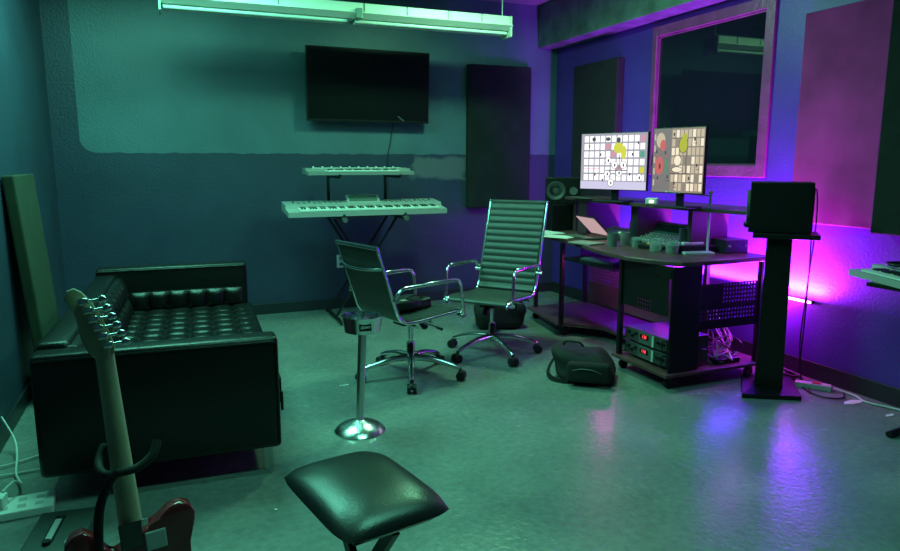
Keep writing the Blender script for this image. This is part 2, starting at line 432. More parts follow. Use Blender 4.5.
m.done('base_frame', LEATHER, sf)
def tuft(u, v, nu, nv):
    a = abs(math.sin(PI * u * nu)); c = abs(math.sin(PI * v * nv))
    return (a ** 0.38) * (c ** 0.38)
def cushion(nm, fn_pt, nu, nv, su, sv, th):
    m = MB(); U = nu * 8; V = nv * 8
    m.grid(lambda u, v: fn_pt(u, v, th * tuft(u, v, nu, nv) * min(1, 8 * min(u, 1 - u) + .3, 8 * min(v, 1 - v) + .3)), U, V)
    # skirt
    edge = [(i / U, 0) for i in range(U)] + [(1, j / V) for j in range(V)] + [(1 - i / U, 1) for i in range(U)] + [(0, 1 - j / V) for j in range(V)]
    n = len(edge)
    A = [m.bm.verts.new(fn_pt(u, v, 0)) for u, v in edge]; B = [m.bm.verts.new(fn_pt(u, v, -.12)) for u, v in edge]
    for k in range(n): m.bm.faces.new((A[k], A[(k + 1) % n], B[(k + 1) % n], B[k]))
    m.bm.faces.new(B)
    return m.done(nm, LEATHER, sf, smooth=80)
ya, yb = SY0 + .135, SY1 - .135
xa, xb = SX0 + .17, SX1 + .02
sc_ = cushion('seat_cushion', lambda u, v, h: Vector((xa + u * (xb - xa), ya + v * (yb - ya), 0.412 + h)), 6, 13, 0, 0, 0.024)
multi('button', lambda m: m.ball((0, 0, 0), 0.010, (1, 1, .6), 8), [(xa + i / 6 * (xb - xa), ya + j / 13 * (yb - ya), 0.408) for i in range(1, 6) for j in range(1, 13)], LEATHER, sc_, 60)
cushion('back_cushion', lambda u, v, h: Vector((SX0 + .20 - u * .05 + h, ya + v * (yb - ya), 0.40 + u * .245)), 2, 13, 0, 0, 0.045)
# small back roll on the far arm side
m = MB()
m.grid(lambda u, v: Vector((SX0 + .2 + u * .72, SY1 - .135 - .05 - .03 * tuft(u, v, 6, 1), 0.42 + v * .12)), 48, 8)
m.box((SX0 + .56, SY1 - .155, .48), (.72, .06, .118), bev=.015)
m.done('side_bolster', LEATHER, sf, smooth=80)
for y_ in (SY0 + .035, SY1 - .035):
    pr = [(-.018, -.005), (.018, -.005), (.018, .005), (-.018, .005)]
    MB().tube(bendpts([(SX1 - .06, y_, .14), (SX1 - .06, y_, .006), (SX0 + .30, y_, .006), (SX0 + .30, y_, .14)], .008, 2), 1.0, prof=pr).done('sled_leg', BRUSHED, sf)
# pull strap on the front of the seat near arm
MB().box((SX1 + .012, SY0 + .055, .33), (.012, .02, .09), bev=.004).done('side_tab', LEATHER, sf)

# ------------------------------------------------------------------ smoking stand
WRITE = mat('white_lettering', (0.8, 0.85, 0.8), 0.5)
a_ = thing('ashtray_stand', 'chrome pedestal ashtray stand with a round bowl beside the sofa', 'ashtray', (0.855, 3.35, 0))
MB().lathe([(0.132, 0), (0.134, .006), (0.125, .016), (0.10, .034), (0.055, .052), (0.028, .060), (0.02, .064)], n=40).done('base', mat('worn_chrome', (.7, .7, .68), .22, 1.0, noise=.2, nscale=25, bump=.15, bscale=25), a_, smooth=50)
MB().cyl((0, 0, .055), (.022, -.009, .54), .0215, n=20).done('pole', BRUSHED, a_, smooth=40)
MB().lathe([(0.03, .515), (.085, .520), (.092, .525), (.105, .600), (.107, .606), (.103, .606), (.088, .532), (.0, .528)], c=(.022, -.009, .018), n=40).done('bowl', CHROME, a_, smooth=40)
import_dir = math.atan2(-3.35, -0.855)
def text_obj(body, size, m, parent, loc, rot, name='lettering', ext=0.0006):
    cu = bpy.data.curves.new(name, 'FONT'); cu.body = body; cu.size = size; cu.extrude = ext
    cu.align_x = 'CENTER'; cu.align_y = 'CENTER'
    tmp = bpy.data.objects.new(name, cu); COL.objects.link(tmp)
    dg = bpy.context.evaluated_depsgraph_get(); dg.update()
    me = bpy.data.meshes.new_from_object(tmp.evaluated_get(dg)); bpy.data.objects.remove(tmp)
    me.materials.clear(); me.materials.append(m)
    o = bpy.data.objects.new(name, me); COL.objects.link(o); o.parent = parent; o.location = loc; o.rotation_euler = rot
    return o
an = import_dir + R(8)
plate = MB().box((0, 0, 0), (.062, .004, .036), bev=.003).done('label_plate', BLACK, a_, loc=(.022 + .1015 * math.cos(an), -.009 + .1015 * math.sin(an), .581), rot=(R(-9), 0, an + PI / 2))
text_obj('.EDHY', .019, WRITE, plate, (0, -.0025, 0), (R(90), 0, 0))

# ------------------------------------------------------------------ swivel chairs
def chair_base(root):
    for k in range(5):
        a = 2 * PI * k / 5
        c, s_ = math.cos(a), math.sin(a)
        pts = smoothpts([(c * .03, s_ * .03, .135), (c * .15, s_ * .15, .128), (c * .27, s_ * .27, .10), (c * .335, s_ * .335, .075)], 5)
        rr = [.024 - .010 * i / (len(pts) - 1) for i in range(len(pts))]
        g = MB().tube(pts, rr, 10).done('base_leg', CHROME, root, smooth=50)
        cs = MB(); cx, cy = c * .343, s_ * .343
        tx, ty = -s_, c
        for q in (-.018, .018):
            A = Vector((cx + tx * (q - .011), cy + ty * (q - .011), .031)); B = Vector((cx + tx * (q + .011), cy + ty * (q + .011), .031))
            cs.cyl(A, B, .030, n=18)
        cs.ball((cx, cy, .044), .027, (1, 1, .8), 12)
        cs.cyl((cx, cy, .05), (c * .333, s_ * .333, .085), .008, n=8)
        cs.done('caster', BLACK, g, smooth=40)
    MB().cyl((0, 0, .09), (0, 0, .225), .027, n=20).cyl((0, 0, .225), (0, 0, .24), .027, .022, n=20).done('column_sleeve', CHROME, root, smooth=40)
    MB().cyl((0, 0, .23), (0, 0, .40), .015, n=16).done('gas_lift', CHROME, root, smooth=40)
def make_chair(name, label, loc, rz, top, rz_base):
    # local: faces +x ; seat centre at origin
    t = thing(name, label, 'chair', loc, rz)
    b = bpy.data.objects.new('star_base', None); COL.objects.link(b); b.parent = t; b.rotation_euler = (0, 0, rz_base)
    bpy.data.objects.remove(b)
    for nm in [0]:
        rot_base = rz_base
    before = set(COL.objects)
    chair_base(t)
    for o in set(COL.objects) - before:
        if o.parent == t: o.rotation_euler = (0, 0, rz_base)
    # seat/back profile in x-z plane
    bx = -.235
    lean = .17 * (top - .45) / .55
    prof = [(.27, .405), (.255, .435), (.20, .452), (.05, .440), (-.12, .428), (-.20, .435), (bx - .01, .47), (bx - .045, .56), (bx - .02 - lean * .6, .45 + (top - .45) * .62), (bx - .02 - lean, top)]
    P = smoothpts([(x, 0, z) for x, z in prof], 6)
    # arc length resample
    L = [0]
    for i in range(1, len(P)): L.append(L[-1] + (P[i] - P[i - 1]).length)
    def at(s_):
        s_ = max(0, min(L[-1] - 1e-6, s_))
        for i in range(1, len(L)):
            if L[i] >= s_:
                f = (s_ - L[i - 1]) / (L[i] - L[i - 1] + 1e-9); return P[i - 1].lerp(P[i], f), (P[i] - P[i - 1]).normalized()
    def slab(s0, s1, nm, rib):
        m = MB(); n = int((s1 - s0) / rib) * 8; hw = .225
        rows = []
        for i in range(n + 1):
            q = s0 + (s1 - s0) * i / n; p, tg = at(q); nn = Vector((-tg.z, 0, tg.x)) * -1
            if nn.z < 0 and q < .5: nn = -nn
            nn = Vector((tg.z, 0, -tg.x))  # towards sitter
            ph = ((q - s0) % rib) / rib
            h = .010 + .0065 * abs(math.sin(PI * ph)) ** .5
            rows.append([m.bm.verts.new((p + nn * h) + Vector((0, y, 0))) for y in (-hw, -hw * .97, 0, hw * .97, hw)] + [m.bm.verts.new((p - nn * .006) + Vector((0, y, 0))) for y in (hw, -hw)])
        for A, B in zip(rows, rows[1:]):
            for k in range(7): m.bm.faces.new((A[k], A[(k + 1) % 7], B[(k + 1) % 7], B[k]))
        m.bm.faces.new(rows[0]); m.bm.faces.new(rows[-1][::-1])
        return m.done(nm, CHLEATHER, t, smooth=70)
    slab(.02, .50, 'seat', .048); slab(.52, L[-1] - .005, 'backrest', .052)
    for s_ in (-1, 1):
        m = MB(); pr = [(-.008, -.016), (.008, -.016), (.008, .016), (-.008, .016)]
        pts = [p + Vector((0, s_ * .236, 0)) for p in P[1:]]
        # rail of flattened section
        m.tube(pts, 0.011, 8); m.done('side_rail', CHROME, t, smooth=60)
    ptop, _ = at(L[-1] - .01); pf, _ = at(.02); pm, _ = at(.52 + (L[-1] - .52) * .72)
    m = MB().cyl(ptop + Vector((0, -.24, 0)), ptop + Vector((0, .24, 0)), .013, n=12)
    m.done('top_bar', CHLEATHER if top > 1 else CHROME, t, smooth=50)
    MB().tube(smoothpts([pm + Vector((-.01, -.235, 0)), pm + Vector((-.045, -.12, -.01)), pm + Vector((-.05, 0, -.014)), pm + Vector((-.045, .12, -.01)), pm + Vector((-.01, .235, 0))], 5), .010, 8).done('back_brace', CHROME, t, smooth=50)
    # arms
    zA = .665
    back_p, _ = at(.52 + (zA - .50) / 1.02 - .02)
    for s_ in (-1, 1):
        y = s_ * .262
        pts = bendpts([(back_p.x + .0, s_ * .24, zA - .09), (back_p.x + .005, y, zA - .045), (back_p.x + .05, y, zA - .01), (.19, y, zA), (.215, y, zA - .03), (.235, y, .44), (.225, s_ * .24, .425)], .03, 5)
        a = MB().tube(pts, .0115, 8).done('armrest', CHROME, t, smooth=60)
        MB().box((.04, y, zA + .006), (.22, .030, .014), rot=Matrix.Rotation(R(-2.0), 3, 'Y'), bev=.006).done('arm_pad', CHROME, a, smooth=50)
    for s_ in (-1, 1):
        MB().cyl((back_p.x, s_ * .23, zA - .08), (back_p.x, s_ * .275, zA - .08), .014, n=12).done('frame_bolt', CHROME, t, smooth=40)
        MB().cyl((.225, s_ * .22, .425), (.225, s_ * .275, .425), .013, n=12).done('frame_bolt', CHROME, t, smooth=40)
    MB().cyl((.0, -.235, .410), (.0, .235, .410), .010, n=10).cyl((-.12, -.235, .400), (-.12, .235, .400), .010, n=10).done('cross_stretcher', CHROME, t, smooth=40)
    MB().box((0.0, 0, .385), (.20, .12, .045), bev=.01).done('tilt_mechanism', BLACK, t)
    MB().cyl((.08, 0, .37), (.115, 0, .325), .024, n=14).cyl((.115, 0, .325), (.125, 0, .312), .026, .018, n=14).done('tension_knob', BLACK, t, smooth=40)
    lv = MB().cyl((.03, -.05, .385), (.03, -.27, .375), .005, n=8).done('lift_lever', CHROME, t, smooth=40)
    MB().cyl((.03, -.25, .376), (.03, -.30, .374), .009, n=10).done('lever_grip', BLACK, lv, smooth=40)
    return t
c1 = make_chair('office_chair', 'low back ribbed office chair turned away, with a black bag on its seat', (1.405, 4.12, 0), R(16), .915, R(20))
c2 = make_chair('office_chair', 'tall high back ribbed black office chair with chrome arms facing the camera', (2.135, 4.40, 0), R(-141), 1.11, R(53+142))

# ------------------------------------------------------------------ bags
def lump(name, label, cat, loc, d, rz, mt, seed=0, extra=None, tilt=(0, 0), crease=.012):
    rd = random.Random(seed)
    t = thing(name, label, cat, loc, rz)
    m = MB(); m.box((0, 0, d[2] / 2), d, bev=min(d) * .32, seg=5)
    bmesh.ops.subdivide_edges(m.bm, edges=[e for e in m.bm.edges if e.calc_length() > .04], cuts=2, use_grid_fill=True)
    ph = [rd.uniform(0, 6) for _ in range(6)]
    for v in m.bm.verts:
        x, y, z = v.co
        k = math.sin(x * 26 + ph[0] + 9 * z) * math.cos(y * 21 + ph[1]) + .6 * math.sin(z * 40 + ph[2] + x * 14)
        if z > .02: v.co += v.normal * crease * k
        v.co.x += tilt[0] * z; v.co.y += tilt[1] * z
        v.co.z = max(v.co.z, 0.001)
    m.done('bag_body', mt, t, smooth=60)
    return t
bp_ = lump('backpack', 'black backpack slumped on the floor in front of the desk', 'backpack', (2.46, 3.60, 0), (.36, .28, .19), R(-38), FABRICB, 3, tilt=(-.5, .45), crease=.016)
fp = MB(); fp.box((.0, -.145, .095), (.27, .07, .13), bev=.025, seg=3); fp.done('front_pocket', FABRICB, bp_, smooth=60)
MB().tube(smoothpts([(-.10, -.178, .11), (-.04, -.184, .125), (.03, -.184, .12), (.08, -.178, .10)], 5), .0035, 6).done('zip', GREY, bp_)
MB().tube(smoothpts([(-.18, .03, .22), (-.16, .0, .250), (-.08, -.01, .250), (-.05, .0, .222)], 6), .008, 6).done('grab_handle', FABRICB, bp_, smooth=60)
MB().tube(smoothpts([(-.15, .06, .16), (-.24, .03, .12), (-.27, -.04, .04), (-.21, -.10, .012), (-.13, -.12, .02)], 6), 1, prof=[(-.016, -.003), (.016, -.003), (.016, .003), (-.016, .003)]).done('shoulder_strap', FABRICB, bp_)
b2 = lump('camera_bag', 'black soft case on the floor under the high back chair', 'bag', (2.55, 5.12, 0), (.42, .24, .24), R(-15), FABRICB, 5)
MB().tube(smoothpts([(-.12, -.1, .2), (-.1, -.14, .26), (.1, -.14, .26), (.12, -.1, .2)], 6), .008, 6).done('carry_handle', FABRICB, b2, smooth=60)
b3 = lump('shoulder_bag', 'crumpled black bag lying on the seat of the low back chair', 'bag', (1.40, 4.15, .458), (.27, .19, .075), R(15), mat('soft_black_leather', (.012, .012, .013), .35, bump=.5, bscale=30), 9, crease=.012)
MB().tube(smoothpts([(-.1, -.05, .06), (-.03, -.09, .10), (.06, -.06, .085), (.11, .02, .055)], 6), .006, 6).done('bag_strap', BLACK, b3, smooth=60)

# ------------------------------------------------------------------ keyboards on the two tier stand
KW = mat('white_keys', (0.75, 0.8, 0.76), 0.3)
KB = mat('black_keys', (0.012, 0.012, 0.012), 0.3)
def keyboard(name, label, loc, W, D, H, oct_w, rx, body, knobs, rz=0.0, key_x0=.1, screen=False):
    t = thing(name, label, 'keyboard', loc, rot=(rx, 0, rz))
    m = MB()
    m.prism([(0, 0), (.0, H * .55), (D * .40, H * .62), (D * .42, H), (D, H), (D, 0)], -W / 2, W / 2, M_=Matrix.Rotation(R(90), 4, 'Z') @ Matrix.Rotation(R(90), 4, 'X'))
    m.done('body', body, t)
    kw = .0235; n = int((W - 2 * key_x0 + .04) / kw); x0 = -W / 2 + key_x0
    multi('white_key', lambda m: m.box((0, 0, 0), (kw - .0015, D * .38, .010)), [(x0 + (i + .5) * kw, D * .20, H * .62 + .004) for i in range(n)], KW, t)
    multi('black_key', lambda m: m.box((0, 0, 0), (kw * .5, D * .22, .010)), [(x0 + (i + 1) * kw, D * .28, H * .62 + .013) for i in range(n - 1) if i % 7 in (0, 1, 3, 4, 5)], KB, t)
    xs = [(i, -W / 2 + .08 + (W - .16) * i / (knobs - 1)) for i in range(knobs)]
    xs = [(i, x) for i, x in xs if not (screen and abs(x) < .17)]
    multi('control_knob', lambda m: m.cyl((0, 0, 0), (0, 0, .016), .009, n=12), [(x, D * .72, H - .001) for i, x in xs if i % 3 == 0], WHITE if not screen else GREY, t, 40)
    multi('control_button', lambda m: m.box((0, 0, 0), (.02, .012, .005)), [(x, D * q, H + .002) for i, x in xs if i % 3 for q in (.62, .80)], WHITE if not screen else GREY, t)
    if screen:
        q = MB().box((0, D * .78, H + .022), (.30, .10, .012), rot=Matrix.Rotation(R(35), 3, 'X'), bev=.003).done('display_housing', SILVER, t)
        MB().box((0, D * .78 - .005, H + .0295), (.25, .07, .002), rot=Matrix.Rotation(R(35), 3, 'X')).done('display', mat('lcd_grey', (.12, .16, .14), .25), q)
    return t
keyboard('arranger_keyboard', 'long silver arranger keyboard with a display on the lower tier of the stand', (1.575, 5.62, .955), 1.39, .36, .075, 0, R(6.5), SILVER, 28, screen=True)
keyboard('synthesizer', 'short silver synthesizer on the upper tier above the long keyboard', (1.535, 5.72, 1.295), .93, .27, .05, 0, R(2), mat('mid_grey_plastic', (.22, .23, .22), .4), 30, key_x0=.16)
ks = thing('keyboard_stand', 'black two tier keyboard stand against the back wall', 'stand', (1.52, 5.95, 0))
for x_ in (-.20, .34):
    g = MB().tube([(x_, .34, .02), (x_, -.24, .02)], .016, 10).done('floor_bar', BLACKM, ks, smooth=40)
    for y_ in (.34, -.24): MB().cyl((x_, y_ - .03, .02), (x_, y_ + .03, .02), .020, n=12).done('end_cap', RUBBER, g, smooth=40)
    MB().tube([(x_ + .02, .26, .91), (x_ + .02, .26, 1.29)], .014, 10).done('upright', BLACKM, ks, smooth=40)
    u = MB().tube(bendpts([(x_ + .02, .26, .925), (x_ + .02, -.30, .925), (x_ + .02, -.34, .965)], .02), .012, 8).done('lower_arm', BLACKM, ks, smooth=40)
    MB().cyl((x_ + .02, -.33, .925), (x_ + .02, -.375, .925), .022, n=14).done('end_knob', GREY, u, smooth=40)
    MB().tube(bendpts([(x_ + .02, .26, 1.28), (x_ + .02, -.20, 1.275), (x_ + .02, -.23, 1.30)], .02), .012, 8).done('upper_arm', BLACKM, ks, smooth=40)
MB().tube([(-.18, .26, .91), (.36, .26, .91)], .012, 8).done('crossbar', BLACKM, ks, smooth=40)
for y_ in (.26, -.02):
    MB().tube([(-.20, y_, .03), (.38, y_, .91)], .013, 8).done('cross_leg', BLACKM, ks, smooth=40)
    MB().tube([(.34, y_ - .03, .03), (-.20, y_ - .03, .91)], .013, 8).done('cross_leg', BLACKM, ks, smooth=40)
# cable from the TV to the keyboards
o = MB().tube(smoothpts([(2.02, 6.38, 1.78), (2.00, 6.405, 1.6), (1.97, 6.40, 1.45), (1.96, 6.38, 1.10), (1.90, 6.36, .9)], 6), .004, 6).done('tv_cable', CABLE)
tag(o, 'thin dark cable hanging down the back wall below the television', 'cable')

# ------------------------------------------------------------------ stool
SE = Vector((.355, 1.365)); 
sa = math.atan2(1.363 - 1.75, .565 - .488)
stl = thing('keyboard_stool', 'black padded leather keyboard stool seat in the foreground', 'stool', (.440, 1.71, 0), rz=R(-78.5))
m = MB(); SW, SD, SZ = .475, .335, .545
N = 24
def cushpt(u, v):
    x = (u * 2 - 1); y = (v * 2 - 1)
    # superellipse mapping
    r_ = max(abs(x), abs(y)); k = ((abs(x / r_)) ** 7 + (abs(y / r_)) ** 7) ** (-1 / 7) if r_ > 1e-6 else 1
    h = (1 - abs(x) ** 3.2) ** .55 * (1 - abs(y) ** 3.2) ** .55
    return Vector((x * SW / 2 * k, y * SD / 2 * k, SZ - .042 + .048 * h))
m.grid(cushpt, N, N)
m.grid(lambda u, v: Vector((cushpt(u, v).x, cushpt(u, v).y, 2 * (SZ - .042) - cushpt(u, v).z if False else SZ - .042 - (cushpt(u, v).z - SZ + .042) * .55)), N, N)
m.done('padded_seat', mat('stool_vinyl', (.014, .015, .015), .33, coat=.0, bump=.08, bscale=150), stl, smooth=80)
for o_ in stl.children:
    md = o_.modifiers.new('smooth', 'SMOOTH'); md.factor = .5; md.iterations = 6
MB().box((0, 0, SZ - .085), (.30, .20, .018)).done('seat_board', BLACK, stl)
for s_ in (-1, 1):
    y_ = s_ * .05
    MB().tube(bendpts([(-.15, y_ - .10, SZ - .09), (-.15, y_ + .10, SZ - .09)], .01), .011, 8).done('seat_tube', BLACKM, stl, smooth=40) if s_ > 0 else None
for s_ in (-1, 1):
    MB().tube([(s_ * .13, s_ * .025, SZ - .095), (-s_ * .20, s_ * .025, .025)], 1.0, prof=[(-.010, -.018), (.010, -.018), (.010, .018), (-.010, .018)]).done('cross_leg', BLACKM, stl)
    MB().tube([(s_ * .20, -.17, .018), (s_ * .20, .17, .018)], .015, 10).done('foot_bar', BLACKM, stl, smooth=40)

# ------------------------------------------------------------------ studio desk
dk = thing('studio_desk', 'black studio workstation desk with raised shelf and perforated side along the right wall', 'desk', (0, 0, 0))
TOP = 0.80
m = MB()
outl = [(3.60, 3.24), (2.93, 3.24), (2.86, 3.26), (2.76, 3.42), (2.70, 3.62), (2.72, 3.95), (2.82, 4.35), (2.86, 4.60), (2.89, 5.00), (2.93, 5.30), (3.10, 5.42), (3.60, 5.42)]
m.prism(outl, TOP - .028, TOP, bev=.006); m.done('worktop', WOODW, dk)
def bx(m, x0, x1, y0, y1, z0, z1, bev=0.003): return m.box(((x0 + x1) / 2, (y0 + y1) / 2, (z0 + z1) / 2), (x1 - x0, y1 - y0, z1 - z0), bev=bev)
# base shelves
m = MB(); m.prism([(2.75, 3.22), (3.50, 3.22), (3.58, 3.30), (3.58, 3.85), (2.75, 3.78)], .085, .105, bev=.003); m.done('base_shelf', WOODW, dk)
m = MB(); m.prism([(2.84, 4.66), (2.98, 4.60), (3.12, 4.40), (3.10, 3.86), (3.58, 3.86), (3.58, 5.35), (2.95, 5.35)], .085, .105, bev=.003); m.done('base_shelf', WOODW, dk)
def perf(name, o, U, V, nu, nv, hole, mt, parent, mask=None):
    # panel spanned by U,V from o, with nu x nv square holes
    o = Vector(o); U = Vector(U); V = Vector(V)
    cu = U.length / nu; cv = V.length / nv; hu = hole / cu / 2; hv = hole / cv / 2
    us = [0]; vs = [0]
    for i in range(nu): us += [(i + .5 - hu) / nu, (i + .5 + hu) / nu]
    for i in range(nv): vs += [(i + .5 - hv) / nv, (i + .5 + hv) / nv]
    us.append(1); vs.append(1)
    m = MB(); G = [[m.bm.verts.new(o + U * u + V * v) for v in vs] for u in us]
    for i in range(len(us) - 1):
        for j in range(len(vs) - 1):
            if i % 2 == 1 and j % 2 == 1 and (mask is None or mask((us[i]), (vs[j]))): continue
            m.bm.faces.new((G[i][j], G[i + 1][j], G[i + 1][j + 1], G[i][j + 1]))
    ob = m.done(name, mt, parent)
    md = ob.modifiers.new('thickness', 'SOLIDIFY'); md.thickness = .004; md.offset = 0
    return ob
# right pedestal
m = MB(); bx(m, 2.79, 3.02, 3.25, 3.262, .105, TOP - .028); m.done('side_panel', BLACKM, dk)
perf('perforated_side_panel', (3.02, 3.256, .36), (.50, 0, 0), (0, 0, .29), 20, 11, .0125, BLACKM, dk, lambda u, v: (v > .12 and v < .42) or (v > .5 and u > .35))
perf('perforated_front_panel', (2.79, 3.74, .46), (0, -.46, 0), (0, 0, .27), 18, 10, .012, BLACKM, dk, lambda u, v: v < .3 and .3 < u < .65)
m = MB(); bx(m, 2.785, 2.80, 3.262, 3.75, .70, TOP - .028); m.done('front_rail', BLACKM, dk)
for (x_, y_) in ((3.515, 3.262), (2.79, 3.75), (3.52, 3.75), (2.87, 4.64), (3.54, 5.32), (3.02, 5.32)):
    m = MB(); bx(m, x_ - .016, x_ + .016, y_ - .016, y_ + .016, .105, TOP - .028); m.done('leg_post', BLACKM, dk)
for (x_, y_) in ((2.82, 3.28), (3.48, 3.28), (2.82, 3.74), (3.50, 3.80), (2.93, 4.68), (3.0, 5.28), (3.5, 5.28)):
    m = MB(); m.cyl((x_, y_ - .012, .032), (x_, y_ + .012, .032), .031, n=16); m.box((x_, y_, .072), (.04, .03, .026)); m.done('caster', BLACK, dk, smooth=40)
# middle: perforated modesty panel and keyboard tray
perf('perforated_back_panel', (3.30, 4.90, .22), (0, -1.1, 0), (0, 0, .46), 40, 16, .014, mat('panel_grey', (.16, .08, .13), .5), dk, lambda u, v: v > .35)
m = MB(); bx(m, 2.80, 3.20, 3.86, 4.52, .655, .672); m.done('keyboard_tray', BLACKM, dk)
for y_ in (3.88, 4.50):
    m = MB(); bx(m, 2.95, 3.25, y_ - .006, y_ + .006, .665, TOP - .028); m.done('tray_runner', BLACKM, dk)
# hutch
SH = 1.105
m = MB(); m.prism([(3.22, 5.20), (3.62, 5.20), (3.66, 3.08), (3.28, 3.08), (3.20, 3.55), (3.17, 4.10), (3.18, 4.70)], SH - .024, SH, bev=.004); m.done('raised_shelf', WOODW, dk)
for (ya_, yb_, x0_) in ((5.14, 5.18, 3.30), (4.85, 4.98, 3.22), (4.20, 4.28, 3.24), (3.62, 3.66, 3.24)):
    m = MB(); bx(m, x0_, 3.56, ya_, yb_, TOP, SH - .024); m.done('shelf_divider', mat('desk_side', (.07, .03, .045), .5), dk)
m = MB(); bx(m, 3.10, 3.50, 5.20, 5.41, TOP, 1.03); m.done('side_riser', BLACKW, dk)

# ------------------------------------------------------------------ rack gear
REDL = mat('red_led', (.1, 0, 0), .4, emit=(1, .05, .06), es=2.2)
GRNL = mat('green_led', (0, .1, 0), .4, emit=(.2, 1, .3), es=1.5)
FACE = mat('pale_face_plate', (.45, .55, .48), .35)
for i, zc in enumerate((.165, .262)):
    t = thing('rack_unit', ['lower', 'upper'][i] + ' black rack amplifier with a red numeric display on the desk base shelf', 'rack unit', (2.99, 3.52, zc - .045), group=None)
    MB().box((0, 0, .045), (.34, .42, .086), bev=.004).done('chassis', mat('amp_metal', (.10, .10, .10), .3, .5), t)
    f = MB().box((-.1725, -.02, .045), (.006, .16, .078), bev=.002).done('display_panel', GREY, t)
    MB().box((-.1762, -.085, .045), (.003, .018, .074)).done('edge_strip', FACE, f)
    d = MB().box((-.1762, .0, .055), (.003, .085, .030)).done('display_window', mat('display_black', (.02, .005, .005), .2), f)
    text_obj('120' if i else '118', .030, REDL, f, (-.178, .0, .055), (R(90), 0, R(-90)), 'display_digits')
    for k in range(3): MB().cyl((-.17, .09 + k * .035, .06 - .02 * (k % 2)), (-.185, .09 + k * .035, .06 - .02 * (k % 2)), .010, n=12).done('knob', BLACK, t, smooth=40)
    for k in range(3): MB().cyl((-.17, -.135 - k * .028, .05), (-.185, -.135 - k * .028, .05), .009, n=12).done('knob', BLACK, t, smooth=40)
    for s_ in (-1, 1): MB().tube(bendpts([(-.17, s_ * .205, .012), (-.20, s_ * .205, .012), (-.20, s_ * .205, .078), (-.17, s_ * .205, .078)], .008), .004, 6).done('rack_handle', BLACKM, t, smooth=40)
# cable bundle on base shelf
cabm = [CABLE, mat('grey_cable', (.22, .2, .22), .45), mat('pale_cable', (.5, .45, .5), .45)]
for k in range(9):
    rd = random.Random(k + 40)
    p = [(3.22 + rd.uniform(-.03, .05), 3.36 + rd.uniform(-.05, .1), .112 + .004 * k)]
    for j in range(4): p.append((3.18 + rd.uniform(0, .30), 3.28 + rd.uniform(0, .32), .115 + rd.uniform(0, .16)))
    p.append((3.45, 3.62, .30 + .02 * k)); p.append((3.48, 3.68, .5))
    o = MB().tube(smoothpts(p, 7), .0055, 6).done('cable', cabm[k % 3])
    tag(o, ['black', 'dark grey', 'pale'][k % 3] + ' cable in the tangle on the desk base shelf', 'cable', ['black', 'dark grey', 'pale'][k % 3] + ' cables tangled on the desk base shelf')
# small black unit on base shelf
pu = thing('power_unit', 'low flat black box on the base shelf under the cables', 'box', (3.30, 3.31, .105))
MB().box((0, 0, .018), (.20, .07, .036), bev=.005).done('case', BLACK, pu)
MB().box((-.06, -.036, .02), (.03, .003, .012)).done('switch', GREY, pu)

# ------------------------------------------------------------------ monitors
def screen(name, label, A, B, zb, zt, layout, stand_at):
    A = Vector(A); B = Vector(B)   # bottom left and bottom right corners in the picture (xy)
    W_ = (B - A).length; H_ = zt - zb; mid = (A + B) / 2
    rz = math.atan2(B.y - A.y, B.x - A.x)
    t = thing(name, label, 'monitor', (mid.x, mid.y, SH), rz)
    # local x along width, -y toward viewer
    z0 = zb - SH
    MB().box((0, .014, z0 + H_ / 2), (W_ + .012, .028, H_ + .012), bev=.004).done('casing', BLACK, t)
    sc = MB(); mats = layout(sc, W_, H_, z0); sc.done('screen', mats, t)
    MB().box((0, .05, z0 + H_ * .3), (.05, .03, H_ * .75), bev=.004).box((0, .05, .06), (.045, .025, .12)).done('stand_neck', BLACK, t)
    MB().box((0, .02, .006), (.26, .17, .012), bev=.004).done('stand_foot', BLACK, t)
    return t
def E(name, c, s): return mat(name, (.02, .02, .02), .5, emit=c, es=s)
